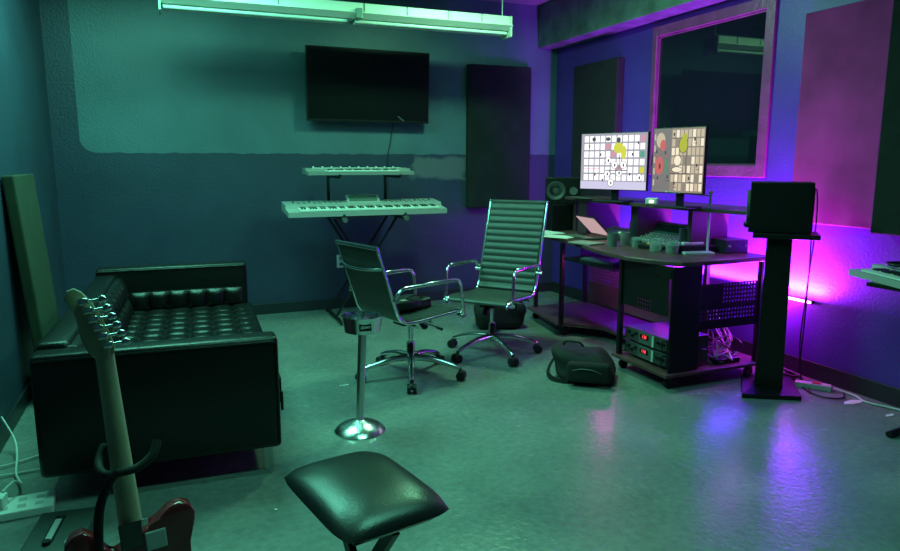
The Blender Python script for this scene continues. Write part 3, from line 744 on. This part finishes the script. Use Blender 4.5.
def lay_left(sc, W_, H_, z0):
    ms = [E('scr_bg', (.42, .38, .48), .9), E('scr_white', (1, .97, .98), 1.25), E('scr_dark', (.10, .07, .10), .6), E('scr_yellow', (.75, .72, .06), .9), E('scr_pink', (.85, .35, .5), .8), E('scr_lav', (.72, .66, .9), .9), E('scr_green', (.15, .5, .35), .7)]
    def r(u0, u1, v0, v1, k, d=.0005):
        sc.mi = k; sc.quad((-W_ / 2 + u0 * W_, -d, z0 + v0 * H_), (-W_ / 2 + u1 * W_, -d, z0 + v0 * H_), (-W_ / 2 + u1 * W_, -d, z0 + v1 * H_), (-W_ / 2 + u0 * W_, -d, z0 + v1 * H_))
    r(0, 1, 0, 1, 0)
    rd = random.Random(1)
    r(0, 1, .0, .14, 5, .0007)
    for j in range(6):
        for i in range(11):
            u = .05 + i * .085; v = .16 + j * .138
            k = 1 if rd.random() < .85 else (5 if rd.random() < .6 else 4)
            if i == 10 and j % 2: k = [6, 3, 4][j % 3]
            r(u, u + .066, v, v + .108, k, .0010)
    # generic bright shapes in the middle of the grid
    def disc(u, v, a, b_, k, d, n=14):
        sc.mi = k
        f = sc.bm.faces.new([sc.bm.verts.new((-W_ / 2 + (u + a * math.cos(2 * PI * q / n)) * W_, -d, z0 + (v + b_ * math.sin(2 * PI * q / n)) * H_)) for q in range(n)]); f.material_index = k
    disc(.58, .74, .075, .10, 3, .0015); disc(.66, .66, .04, .12, 3, .0016)
    for (u, v) in ((.43, .52), (.53, .44), (.66, .44), (.60, .30), (.42, .28), (.90, .22), (.48, .12)):
        disc(u, v, .05, .07, 2, .0018); disc(u, v, .043, .062, 1, .0020); disc(u + .004, v - .005, .012, .030, 2, .0022)
    disc(.20, .90, .03, .04, 2, .0018); disc(.58, .88, .03, .05, 2, .0018); disc(.42, .90, .035, .035, 2, .0018)
    for (u, v) in ((.12, .75), (.30, .60), (.22, .24), (.78, .60), (.86, .80), (.75, .25), (.34, .14)): r(u, u + .02, v, v + .05, 2, .0021); r(u + .03, u + .035, v - .03, v + .06, 4, .0021)
    r(.40, .72, .335, .35, 2, .0024); r(.595, .605, .35, .62, 2, .0024); r(.05, .30, .37, .38, 4, .0024)
    return ms
def lay_right(sc, W_, H_, z0):
    ms = [E('scr2_bg', (.52, .40, .34), .55), E('scr2_cream', (1, .86, .66), .95), E('scr2_dark', (.13, .08, .08), .5), E('scr2_yel', (.60, .62, .05), .75), E('scr2_red', (.85, .16, .18), .7), E('scr2_grey', (.40, .34, .36), .5), E('scr2_grn', (.15, .55, .25), .5), E('scr2_tan', (.85, .68, .5), .7)]
    def r(u0, u1, v0, v1, k, d=.0005):
        sc.mi = k; sc.quad((-W_ / 2 + u0 * W_, -d, z0 + v0 * H_), (-W_ / 2 + u1 * W_, -d, z0 + v0 * H_), (-W_ / 2 + u1 * W_, -d, z0 + v1 * H_), (-W_ / 2 + u0 * W_, -d, z0 + v1 * H_))
    def disc(u, v, a, b_, k, d, n=14):
        f = sc.bm.faces.new([sc.bm.verts.new((-W_ / 2 + (u + a * math.cos(2 * PI * q / n)) * W_, -d, z0 + (v + b_ * math.sin(2 * PI * q / n)) * H_)) for q in range(n)]); f.material_index = k
    rd = random.Random(5)
    r(0, 1, 0, 1, 0); r(0, .36, 0, 1, 5, .0007)
    for j in range(7):
        for i in range(8):
            u = .38 + i * .078; v = .03 + j * .138
            r(u, u + .058, v, v + .115, rd.choice([1, 7, 7, 1, 0]), .0010)
    for j in range(5): r(.02, .05, .1 + j * .18, .2 + j * .18, 7, .001)
    disc(.14, .42, .085, .15, 4, .0014); disc(.15, .41, .02, .05, 2, .0016); disc(.15, .82, .09, .12, 7, .0014); disc(.20, .74, .06, .09, 4, .0016)
    disc(.28, .40, .02, .14, 6, .0014); disc(.60, .74, .09, .13, 2, .0014); disc(.60, .74, .08, .12, 3, .0016); disc(.62, .86, .05, .06, 3, .0017)
    disc(.50, .50, .08, .09, 2, .0018); disc(.50, .50, .07, .08, 1, .0020); disc(.50, .36, .11, .05, 2, .0018); disc(.50, .36, .10, .04, 1, .0020)
    for (u, v) in ((.06, .62), (.24, .60), (.44, .12), (.80, .80), (.86, .40), (.72, .20), (.40, .88), (.10, .20), (.30, .22)): r(u, u + .03, v, v + .05, 2, .0021); r(u, u + .06, v - .04, v - .03, 4 if u < .3 else 2, .0021)
    r(.36, .75, .29, .302, 2, .0024); r(.66, .672, .3, .64, 2, .0024)
    return ms
screen('computer_monitor', 'left of the two lit monitors, showing rows of white thumbnails', (2.98, 4.585), (3.205, 4.075), 1.20, 1.615, lay_left, 0)
screen('computer_monitor', 'right of the two lit monitors, warm coloured picture beside the desk lamp', (3.03, 3.79), (3.13, 3.42), 1.205, 1.62, lay_right, 0)

# ------------------------------------------------------------------ speakers
def speaker(name, label, loc, d, rz, woof):
    t = thing(name, label, 'speaker', loc, rz)
    # local: front faces -y, width along x
    MB().box((0, 0, d[2] / 2), d, bev=.006).done('cabinet', BLACK, t)
    m = MB(); m.lathe([(woof, 0), (woof, -.008), (woof * .9, -.010), (woof * .78, -.004), (woof * .35, .006), (woof * .3, -.002), (0, -.004)], (-d[0] * .22, -d[1] / 2, d[2] / 2), 28, 'Y'); m.done('woofer', mat('cone', (.05, .055, .055), .45), t, smooth=50)
    m = MB(); m.lathe([(woof * .42, 0), (woof * .42, -.006), (woof * .2, -.002), (0, -.006)], (d[0] * .28, -d[1] / 2, d[2] / 2), 20, 'Y'); m.done('tweeter', GREY, t, smooth=50)
    return t
rs_ = MB().box((3.30, 5.46, 1.045), (.40, .34, .02), bev=.003)
s1 = speaker('studio_speaker', 'black two way speaker lying sideways at the far end of the desk', (3.30, 5.36, 1.033), (.31, .19, .235), R(-28), .085)
rs_.bm.free()
s2 = thing('studio_speaker', 'large black speaker on the tall floor stand, seen from its side', 'speaker', (3.42, 3.07, .985), R(-46))
MB().box((0, 0, .15), (.34, .25, .30), bev=.006).done('cabinet', BLACK, s2)
MB().lathe([(.10, 0), (.10, -.015), (.085, -.018), (.07, -.004), (0, .01)], (-.17, 0, .15), 28, 'X').done('woofer', GREY, s2, smooth=50)
MB().ball((-.178, -.08, .045), .022, (1, 1, 1), 10).done('front_knob', BLACK, s2, smooth=60)
m = MB().box((.172, 0, .16), (.006, .2, .22)); m.done('rear_panel', BLACKM, s2)

ss = thing('speaker_stand', 'black floor stand with a thick tapered column holding the large speaker', 'speaker stand', (3.40, 3.04, 0))
m = MB(); m.prism([(-.29, -.08), (.0, -.25), (.26, .06), (.0, .22)], 0.0, .028, bev=.003)
m.done('base_plate', BLACKW, ss)
m = MB()
zz0, zz1 = .028, .955
w0, w1 = .078, .068
A = [m.bm.verts.new((x * w0, y * w0, zz0)) for x, y in ((-1, -1), (1, -1), (1, 1), (-1, 1))]
B = [m.bm.verts.new((x * w1, y * w1, zz1)) for x, y in ((-1, -1), (1, -1), (1, 1), (-1, 1))]
m.bm.faces.new(A[::-1]); m.bm.faces.new(B)
for k in range(4): m.bm.faces.new((A[k], A[(k + 1) % 4], B[(k + 1) % 4], B[k]))
m.done('column', BLACKW, ss, rot=(0, 0, R(-46)))
MB().box((.03, 0, .97), (.36, .26, .028), bev=.003).done('top_plate', BLACKW, ss, rot=(0, 0, R(-46)))

# speaker cables
o = MB().tube(smoothpts([(3.63, 3.08, 1.235), (3.69, 3.08, 1.24), (3.72, 3.07, 1.21), (3.72, 3.06, 1.0), (3.69, 3.06, .6), (3.66, 3.05, .25), (3.67, 3.02, .02), (3.62, 2.92, .008), (3.55, 2.86, .006)], 8), .0045, 6).done('speaker_cable', CABLE)
tag(o, 'black cable looping from the top of the large speaker down to the floor', 'cable')
o = MB().tube(smoothpts([(3.63, 3.09, 1.17), (3.68, 3.09, 1.17), (3.725, 3.10, 1.13), (3.74, 3.10, .9), (3.745, 3.10, .5), (3.75, 3.11, .2), (3.74, 3.10, .02), (3.69, 3.0, .008)], 8), .005, 6).done('speaker_cable', CABLE)
tag(o, 'black cable leaving the large speaker lower down, hanging beside the wall', 'cable')

# LED bar at the wall
lb = thing('led_light_bar', 'short glowing pink light bar fixed low on the right wall behind the speaker stand', 'light', (XR - .02, 3.34, .50))
MB().box((.010, 0, 0), (.016, .44, .022), bev=.002).done('housing', BLACKM, lb)
MB().tube([(-.004, -.21, 0), (-.004, .21, 0)], .008, 8).done('glowing_tube', mat('led_tube', (1, .6, 1), .4, emit=(1, .25, 1), es=14), lb, smooth=40)

# ------------------------------------------------------------------ things on the desk
# mixer / console
mc = thing('mixing_console', 'sloped green lit mixing console under the raised shelf', 'mixer', (3.36, 3.95, TOP + .0), R(-90))
m = MB(); m.prism([(-.17, 0), (-.17, .025), (.03, .075), (.08, .155), (.13, .155), (.13, 0)], -.27, .27, M_=Matrix.Rotation(R(90), 4, 'Z') @ Matrix.Rotation(R(90), 4, 'X'))
CONS = mat('console_metal', (.10, .16, .13), .4, .3)
m.done('body', CONS, mc)
multi('channel_knob', lambda m: m.cyl((0, 0, 0), (0, -.002, .016), .006, n=8), [(-.24 + i * .032, -j * .04, .062 - j * .010) for i in range(16) for j in range(3)], OFFWHITE, mc, 40)
multi('fader', lambda m: m.box((0, 0, 0), (.009, .018, .014)), [(-.24 + i * .032, -.135, .038) for i in range(16)], OFFWHITE, mc)
MB().box((0, .052, .115), (.50, .008, .055), rot=Matrix.Rotation(R(-32), 3, 'X')).done('meter_bridge', mat('meter_dark', (.01, .02, .02), .25), mc)
for s_ in (-1, 1): MB().box((s_ * .275, -.02, .08), (.012, .30, .16), bev=.004).done('side_cheek', CONS, mc)
# small controller
co = thing('audio_interface', 'small dark controller with a green light left of the mixing console', 'controller', (3.36, 4.56, TOP), R(-90))
m = MB(); m.prism([(-.09, 0), (-.09, .03), (.07, .075), (.09, .07), (.09, 0)], -.20, .20, M_=Matrix.Rotation(R(90), 4, 'Z') @ Matrix.Rotation(R(90), 4, 'X')); m.done('body', CONS, co)
MB().box((.05, -.04, .048), (.03, .02, .006)).done('status_light', GRNL, co)
multi('control_knob', lambda m: m.cyl((0, 0, 0), (0, -.002, .014), .007, n=8), [(-.17 + i * .034, .02, .058) for i in range(10)], GREY, co, 40)
# laptop
lp = thing('laptop', 'laptop with its pink lit lid half closed on the far part of the desk', 'laptop', (3.11, 4.64, TOP), R(-96))
MB().box((0, 0, .009), (.33, .23, .016), bev=.004).done('keyboard_deck', GREY, lp)
multi('key', lambda m: m.box((0, 0, 0), (.020, .022, .003)), [(-.137 + i * .025, .07 - j * .03, .0185) for j in range(4) for i in range(12)], BLACK, lp)
ld = MB().box((0, .0, .115), (.33, .008, .225), bev=.003).done('lid', BLACK, lp, loc=(0, .118, .018), rot=(R(46), 0, 0))
MB().box((0, -.0055, .118), (.305, .002, .20)).done('screen', E('laptop_screen', (.85, .55, .58), .62), ld)
# papers
def flat(name, label, cat, c, d, rz, mt, bev=.0005):
    o = MB().box((0, 0, d[2] / 2), d, bev=bev).done(name, mt, loc=c, rot=(0, 0, rz)); tag(o, label, cat); return o
flat('notebook', 'pale closed notebook at the front edge of the desk before the laptop', 'notebook', (2.86, 4.30, TOP), (.22, .16, .012), R(-76), mat('notebook_cover', (.32, .26, .25), .5), .002)
flat('paper_sheet', 'white sheet of paper at the far left end of the desk', 'paper', (3.00, 5.12, TOP), (.28, .20, .004), R(-85), PAPER)
flat('paper_sheet', 'loose paper sheet on the desk beside the half closed laptop', 'paper', (2.92, 4.80, TOP), (.28, .20, .003), R(-60), PAPER)
# cups
def cup(name, label, loc, r, h, mt, handle=False):
    t = thing(name, label, 'cup', loc)
    MB().lathe([(r * .85, 0), (r, h), (r * .93, h), (r * .79, .006), (0, .006)], n=24).done('body', mt, t, smooth=40)
    if handle: MB().tube(smoothpts([(r * .9, 0, h * .8), (r + .025, 0, h * .75), (r + .028, 0, h * .4), (r * .88, 0, h * .25)], 5), .005, 8).done('handle', mt, t, smooth=50)
    else: MB().lathe([(r * .78, .0), (r * .80, .003), (r * .84, h * .6), (0, h * .6)], (0, 0, .007), 20).done('contents', mat('drink', (.05, .07, .06), .15), t, smooth=40)
    return t
FROST = mat('cup_frost', (.75, .85, .82), .12, trans=.8)
cup('steel_tumbler', 'grey tumbler standing right of the laptop', (2.95, 4.10, TOP), .040, .095, mat('tumbler_grey', (.22, .26, .25), .35, .5))
cup('drinking_glass', 'glass next to the grey tumbler', (3.07, 4.11, TOP), .036, .095, mat('tumbler_rose', (.30, .26, .27), .3, .2))
cup('drinking_glass', 'short glass in front of the mixing console', (3.09, 4.00, TOP), .038, .07, FROST)
cup('glass_mug', 'clear glass mug with a handle near the desk front edge', (3.05, 3.74, TOP), .045, .085, FROST, True)
cup('glass_jar', 'wide glass jar right beside the glass mug', (3.09, 3.62, TOP), .048, .075, FROST)
# cigarette / snack box
bxo = thing('snack_box', 'small box with orange contents in front of the mixing console', 'box', (3.12, 3.87, TOP), R(-65))
MB().box((0, 0, .015), (.16, .10, .03), bev=.003).done('tray', BLACK, bxo)
MB().ball((.0, 0, .034), .03, (1.3, .8, .4), 10).done('contents', mat('orange_stuff', (.75, .30, .12), .6), bxo, smooth=60)
# stacked gear to the right
gr = thing('audio_interface', 'grey metal box with two front knobs at the near right of the desk', 'audio interface', (3.50, 3.56, TOP), R(-8))
MB().box((0, 0, .045), (.17, .22, .09), bev=.004).done('case', mat('gunmetal', (.06, .06, .07), .45, .5), gr)
for x_ in (-.06, .065): MB().cyl((x_, -.11, .05), (x_, -.122, .05), .007, n=12).done('knob', SILVER, gr, smooth=40)
g2 = thing('drum_machine', 'dark flat device with a white top between the lamp and the glass jar', 'device', (3.27, 3.63, TOP), R(-10))
MB().box((0, 0, .025), (.26, .16, .05), bev=.006).done('body', BLACK, g2)
MB().box((.0, .02, .058), (.15, .07, .016), bev=.003).done('white_cover', WHITE, g2)
# desk lamp
dl = thing('desk_lamp', 'slim white desk lamp with a thin pole and folded arm', 'lamp', (3.27, 3.52, TOP), R(-20))
LAMPM = mat('lamp_white', (.62, .68, .66), .35)
MB().box((-.05, 0, .008), (.20, .11, .016), bev=.004).done('base', LAMPM, dl)
MB().cyl((.02, 0, .01), (.02, 0, .40), .008, n=12).done('pole', LAMPM, dl, smooth=40)
MB().ball((.02, 0, .405), .014, (1, 1, 1), 10).done('hinge', LAMPM, dl, smooth=60)
MB().box((-.13, 0, .398), (.30, .022, .009), rot=Matrix.Rotation(R(5), 3, 'Y'), bev=.003).done('arm', LAMPM, dl)
# small device on the shelf
wd = thing('webcam', 'small white device with a warm light on the raised shelf between the monitors', 'device', (3.20, 3.99, SH), R(-50))
MB().box((0, 0, .022), (.085, .05, .044), bev=.006).done('case', WHITE, wd)
MB().box((0, -.026, .02), (.03, .003, .020)).done('indicator_light', E('warm_led', (1, .9, .6), 2.5), wd)
o = MB().box((3.17, 4.86, SH + .004), (.05, .32, .008), bev=.002).done('sound_strip', GREY); tag(o, 'thin grey strip lying on the raised shelf under the left monitor', 'strip')
# tray keyboard
tk = thing('computer_keyboard', 'small computer keyboard resting on the sliding tray below the desk', 'keyboard', (2.93, 4.18, .672), R(-82))
MB().box((0, 0, .008), (.36, .13, .016), bev=.004).done('case', GREY, tk)
multi('key', lambda m: m.box((0, 0, 0), (.019, .022, .004)), [(-.156 + i * .024, .045 - j * .03, .018) for j in range(4) for i in range(14)], SILVER, tk)

# ------------------------------------------------------------------ keyboard at the right edge
kr = keyboard('digital_piano', 'pale green lit keyboard cut off by the right edge of the photo', (3.62, 2.05, .80), .95, .30, .06, 0, R(0), SILVER, 16, rz=R(-100 + 180 - 180))
kr.location = (3.20, 2.10, .80); kr.rotation_euler = (0, 0, R(-111))
sk = thing('keyboard_stand', 'black stand under the keyboard at the right edge, one foot showing', 'stand', (3.55, 2.02, 0))
for y_ in (.28, -.3):
    MB().tube([(-.20, y_ - .08, .018), (.24, y_ - .02, .018)], .016, 10).done('foot', BLACKM, sk, smooth=40)
    MB().tube([(.02, y_ - .05, .02), (.02, y_ - .05, .795)], .014, 10).done('upright', BLACKM, sk, smooth=40)
MB().box((-.08, .0, .790), (.44, .66, .02)).done('support_frame', BLACKM, sk)
hp = thing('headphones', 'black headphones lying on the keyboard at the right edge', 'headphones', (3.50, 2.27, .852), R(30))
MB().tube(smoothpts([(-.07, 0, .03), (-.06, .09, .03), (0, .13, .03), (.06, .09, .03), (.07, 0, .03)], 6), .008, 8).done('headband', BLACK, hp, smooth=60)
for x_ in (-.07, .07): MB().lathe([(.0, -.015), (.035, -.015), (.04, 0), (.035, .015), (0, .015)], (x_, 0, .04), 18, 'X').done('ear_cup', BLACK, hp, smooth=50)

# ------------------------------------------------------------------ floor clutter on the right
ps = thing('power_strip', 'pale power strip on the floor beside the speaker stand', 'power strip', (3.66, 2.93, 0), R(-52))
MB().box((0, 0, .018), (.20, .055, .036), bev=.005).done('body', OFFWHITE, ps)
MB().box((.02, 0, .038), (.05, .03, .006)).done('rocker_switch', mat('switch_red', (.5, .06, .04), .4), ps)
o = MB().tube(smoothpts([(3.73, 2.84, .02), (3.76, 2.72, .008), (3.72, 2.62, .008), (3.76, 2.50, .008), (3.77, 2.42, .008), (3.70, 2.30, .008)], 8), .006, 6).done('cable', WCABLE)
tag(o, 'thick pale cord running from the power strip along the right wall', 'cord')
for k in range(5):
    rd = random.Random(k + 90); p = []
    for j in range(6):
        a = j * 1.1 + k; p.append((3.68 + .05 * math.cos(a) + rd.uniform(-.02, .02), 3.18 + .13 * math.sin(a) + rd.uniform(-.02, .02), .010 + .009 * k))
    o = MB().tube(smoothpts(p, 7), .005, 6).done('cable', CABLE if k % 2 else cabm[1])
    tag(o, ('black' if k % 2 else 'grey') + ' cable coiled on the floor behind the speaker stand', 'cable', ('black' if k % 2 else 'grey') + ' coiled cables behind the speaker stand')
o = MB().tube(smoothpts([(3.66, 3.05, .008), (3.56, 2.86, .008), (3.58, 2.75, .008), (3.66, 2.72, .008), (3.74, 2.78, .008)], 8), .005, 6).done('cable', CABLE)
tag(o, 'black cable looping on the floor in front of the pale power strip', 'cable')
def scrap(label, c, pts, th=.003):
    m = MB(); m.prism(pts, 0, th); o = m.done('paper_scrap', PAPER, loc=c); tag(o, label, 'paper scrap')
scrap('larger torn white paper scrap on the floor by the pale cord', (3.66, 2.66, .0005), [(-.08, -.01), (-.03, -.03), (.05, -.028), (.07, .0), (.03, .025), (-.04, .02)])
scrap('small white paper scrap on the floor nearest the right edge', (3.66, 2.43, .0005), [(-.04, -.008), (.0, -.014), (.03, -.004), (.035, .008), (-.02, .010)])
scrap('thin white scrap on the floor left of the high back chair', (2.55, 4.0, .0005), [(-.02, -.003), (.02, -.005), (.02, .004), (-.018, .004)])
scrap('sliver of white litter on the floor between ashtray stand and sofa', (.95, 4.1, .0005), [(-.03, -.004), (.03, -.003), (.025, .004), (-.03, .003)])
scrap('tiny white crumb on the floor in front of the sofa leg', (.32, 2.66, .0005), [(-.006, -.005), (.006, -.005), (.006, .005), (-.005, .005)])

# ------------------------------------------------------------------ guitar on its hanging stand (seen from behind)
gt = thing('electric_guitar', 'red electric guitar seen from behind with a pale maple neck, hanging on a stand', 'guitar', (-.146, 1.80, .499), rot=(R(-3), R(-3.2), R(8)))
# local: z up along the neck, x across; back of the guitar faces -y
gb = mat('red_finish', (.22, .018, .02), .12, coat=1.0); gs = mat('dark_burst', (.02, .008, .008), .12, coat=1.0)
m = MB()
hs = [(-.035, -.05), (.035, -.05)]
body = [(-.03, -.06), (-.045, -.078), (-.060, -.070), (-.072, -.040), (-.086, -.008), (-.108, .010), (-.132, .006), (-.150, -.015), (-.156, -.05), (-.145, -.10), (-.132, -.15), (-.145, -.21), (-.168, -.27), (-.172, -.33), (-.148, -.39), (-.09, -.428), (0, -.435), (.09, -.428), (.145, -.39), (.165, -.33), (.160, -.27), (.138, -.21), (.122, -.15), (.132, -.10), (.150, -.05), (.154, -.02), (.142, .008), (.118, .020), (.092, .014), (.066, -.004), (.045, -.026), (.030, -.03)]
def scaleb(p): return (p[0], p[1] * .95)
m.prism([scaleb(p) for p in body], -.022, .022, bev=.007, M_=Matrix.Rotation(R(90), 4, 'X'))
m.done('body', gb, gt, smooth=45)
MB().box((-.004, -.023, -.032), (.052, .003, .070), bev=.002).done('neck_plate', gs, gt)
MB().box((.030, -.026, -.004), (.016, .010, .018), bev=.003).done('strap_button', CHROME, gt)
MB().box((.052, -.024, -.06), (.05, .004, .05), bev=.003).done('back_cover', WHITE, gt)
m = MB()
n = 14; rings = []
for i in range(12):
    t_ = i / 11; z = -.02 + t_ * .47; hw = .0285 - .0075 * t_; dp = .024 - .003 * t_
    rings.append([m.bm.verts.new((hw * math.cos(PI + PI * k / n), .012 + dp * math.sin(PI + PI * k / n), z)) for k in range(n + 1)])
for A, B in zip(rings, rings[1:]):
    for k in range(n): m.bm.faces.new((A[k], A[k + 1], B[k + 1], B[k]))
    m.bm.faces.new((A[n], A[0], B[0], B[n]))
m.bm.faces.new(rings[0]); m.bm.faces.new(rings[-1][::-1])
m.done('neck', MAPLE, gt, smooth=60)
MB().box((-.001, .016, .21), (.047, .007, .44), bev=.001).done('fretboard', mat('rosewood', (.08, .04, .025), .5), gt)
m = MB()
hd = [(-.021, .43), (-.036, .450), (-.044, .475), (-.048, .50), (-.046, .53), (-.050, .555), (-.062, .568), (-.068, .585), (-.060, .603), (-.044, .608), (-.030, .598), (-.012, .572), (.004, .535), (.018, .49), (.025, .455), (.021, .435)]
m.prism(hd, -.012, .004, bev=.003, M_=Matrix.Rotation(R(90), 4, 'X'))
hdo = m.done('headstock', MAPLE, gt, smooth=45)
for k in range(6):
    z = .462 + k * .0225; x = .014 - k * .0075
    q = MB(); q.box((x - .006, -.012, z), (.022, .012, .017), bev=.004); q.cyl((x + .008, -.012, z), (x + .026, -.012, z), .0035, n=8); q.ball((x + .036, -.012, z), .010, (1.15, .6, .95), 10)
    q.done('tuner', CHROME, hdo, smooth=50)
gstd = thing('guitar_stand', 'black guitar stand with a curved padded yoke holding the red guitar neck', 'guitar stand', (-.148, 1.79, 0))
MB().tube(smoothpts([(-.075, -.075, .0), (-.072, -.075, .25), (-.065, -.072, .47), (-.055, -.068, .58), (-.030, -.062, .640), (-.012, -.052, .66)], 8), .011, 10).done('pole', BLACKM, gstd, smooth=60)
y_ = MB().tube(smoothpts([(-.045, .045, .695), (-.057, .0, .668), (-.040, -.045, .655), (.0, -.052, .658), (.035, -.045, .662), (.067, -.03, .682), (.080, -.01, .71)], 8), .0105, 10).done('yoke', RUBBER, gstd, smooth=60)
for a in (90, 210, 330): MB().tube([(-.075, -.075, .12), (-.075 + .26 * math.cos(R(a)), -.075 + .26 * math.sin(R(a)), .012)], .009, 8).done('leg', BLACKM, gstd, smooth=40)
MB().tube(bendpts([(-.12, -.02, .20), (-.12, .06, .20), (-.12, .09, .22)], .02), .009, 8).tube(bendpts([(.10, -.02, .20), (.10, .06, .20), (.10, .09, .22)], .02), .009, 8).tube([(-.12, -.02, .20), (-.075, -.075, .2), (.10, -.02, .20)], .009, 8).done('body_cradle', BLACKM, gstd, smooth=40)

# ------------------------------------------------------------------ left floor clutter
lw = thing('power_strip', 'wide white multi outlet power strip on the floor at the left edge', 'power strip', (-.69, 3.04, 0), R(4))
MB().box((0, 0, .018), (.34, .15, .036), bev=.006).done('body', WHITE, lw)
multi('outlet_face', lambda m: m.box((0, 0, 0), (.030, .028, .002)), [(-.13 + i * .062, -.03 + j * .06, .0365) for i in range(5) for j in range(2)], mat('outlet_grey', (.4, .42, .4), .5), lw)
ad = thing('power_adapter', 'white plug adapter block standing on the wide power strip', 'adapter', (-.73, 3.04, .036), R(-8))
MB().box((0, 0, .024), (.085, .06, .048), bev=.005).done('body', WHITE, ad)
for lab, pts in (('white cord curving up from the adapter block past the left wall', [(-.70, 3.06, .088), (-.67, 3.12, .10), (-.675, 3.25, .03), (-.72, 3.40, .02), (-.75, 3.6, .03), (-.78, 3.72, .07), (-.84, 3.80, .16)]),
                 ('grey cable from the sofa end to the left edge, nearer one', [(-.55, 3.40, .02), (-.64, 3.43, .010), (-.75, 3.42, .01), (-.83, 3.40, .02)]),
                 ('grey cable from the sofa end to the left edge, farther one', [(-.57, 3.62, .02), (-.66, 3.60, .012), (-.76, 3.54, .012), (-.83, 3.52, .012)])):
    o = MB().tube(smoothpts(pts, 8), .005, 6).done('cable', WCABLE); tag(o, lab, 'cord')
pd = thing('effects_pedal', 'dark flat pedal box with a slider slot on the floor left of the guitar', 'pedal', (-.455, 2.70, 0), R(-6))
MB().box((0, 0, .03), (.20, .32, .06), bev=.008).done('case', mat('dark_green_metal', (.06, .075, .07), .4, .3), pd)
q = MB().box((-.02, 0.01, .0625), (.035, .19, .005), bev=.002).done('slot', BLACK, pd)
MB().box((-.02, .0, .066), (.022, .15, .004), bev=.001).done('slot_strip', SILVER, q)
MB().cyl((-.02, -.095, .06), (-.02, -.095, .074), .014, n=14).done('footswitch', BLACK, pd, smooth=40)
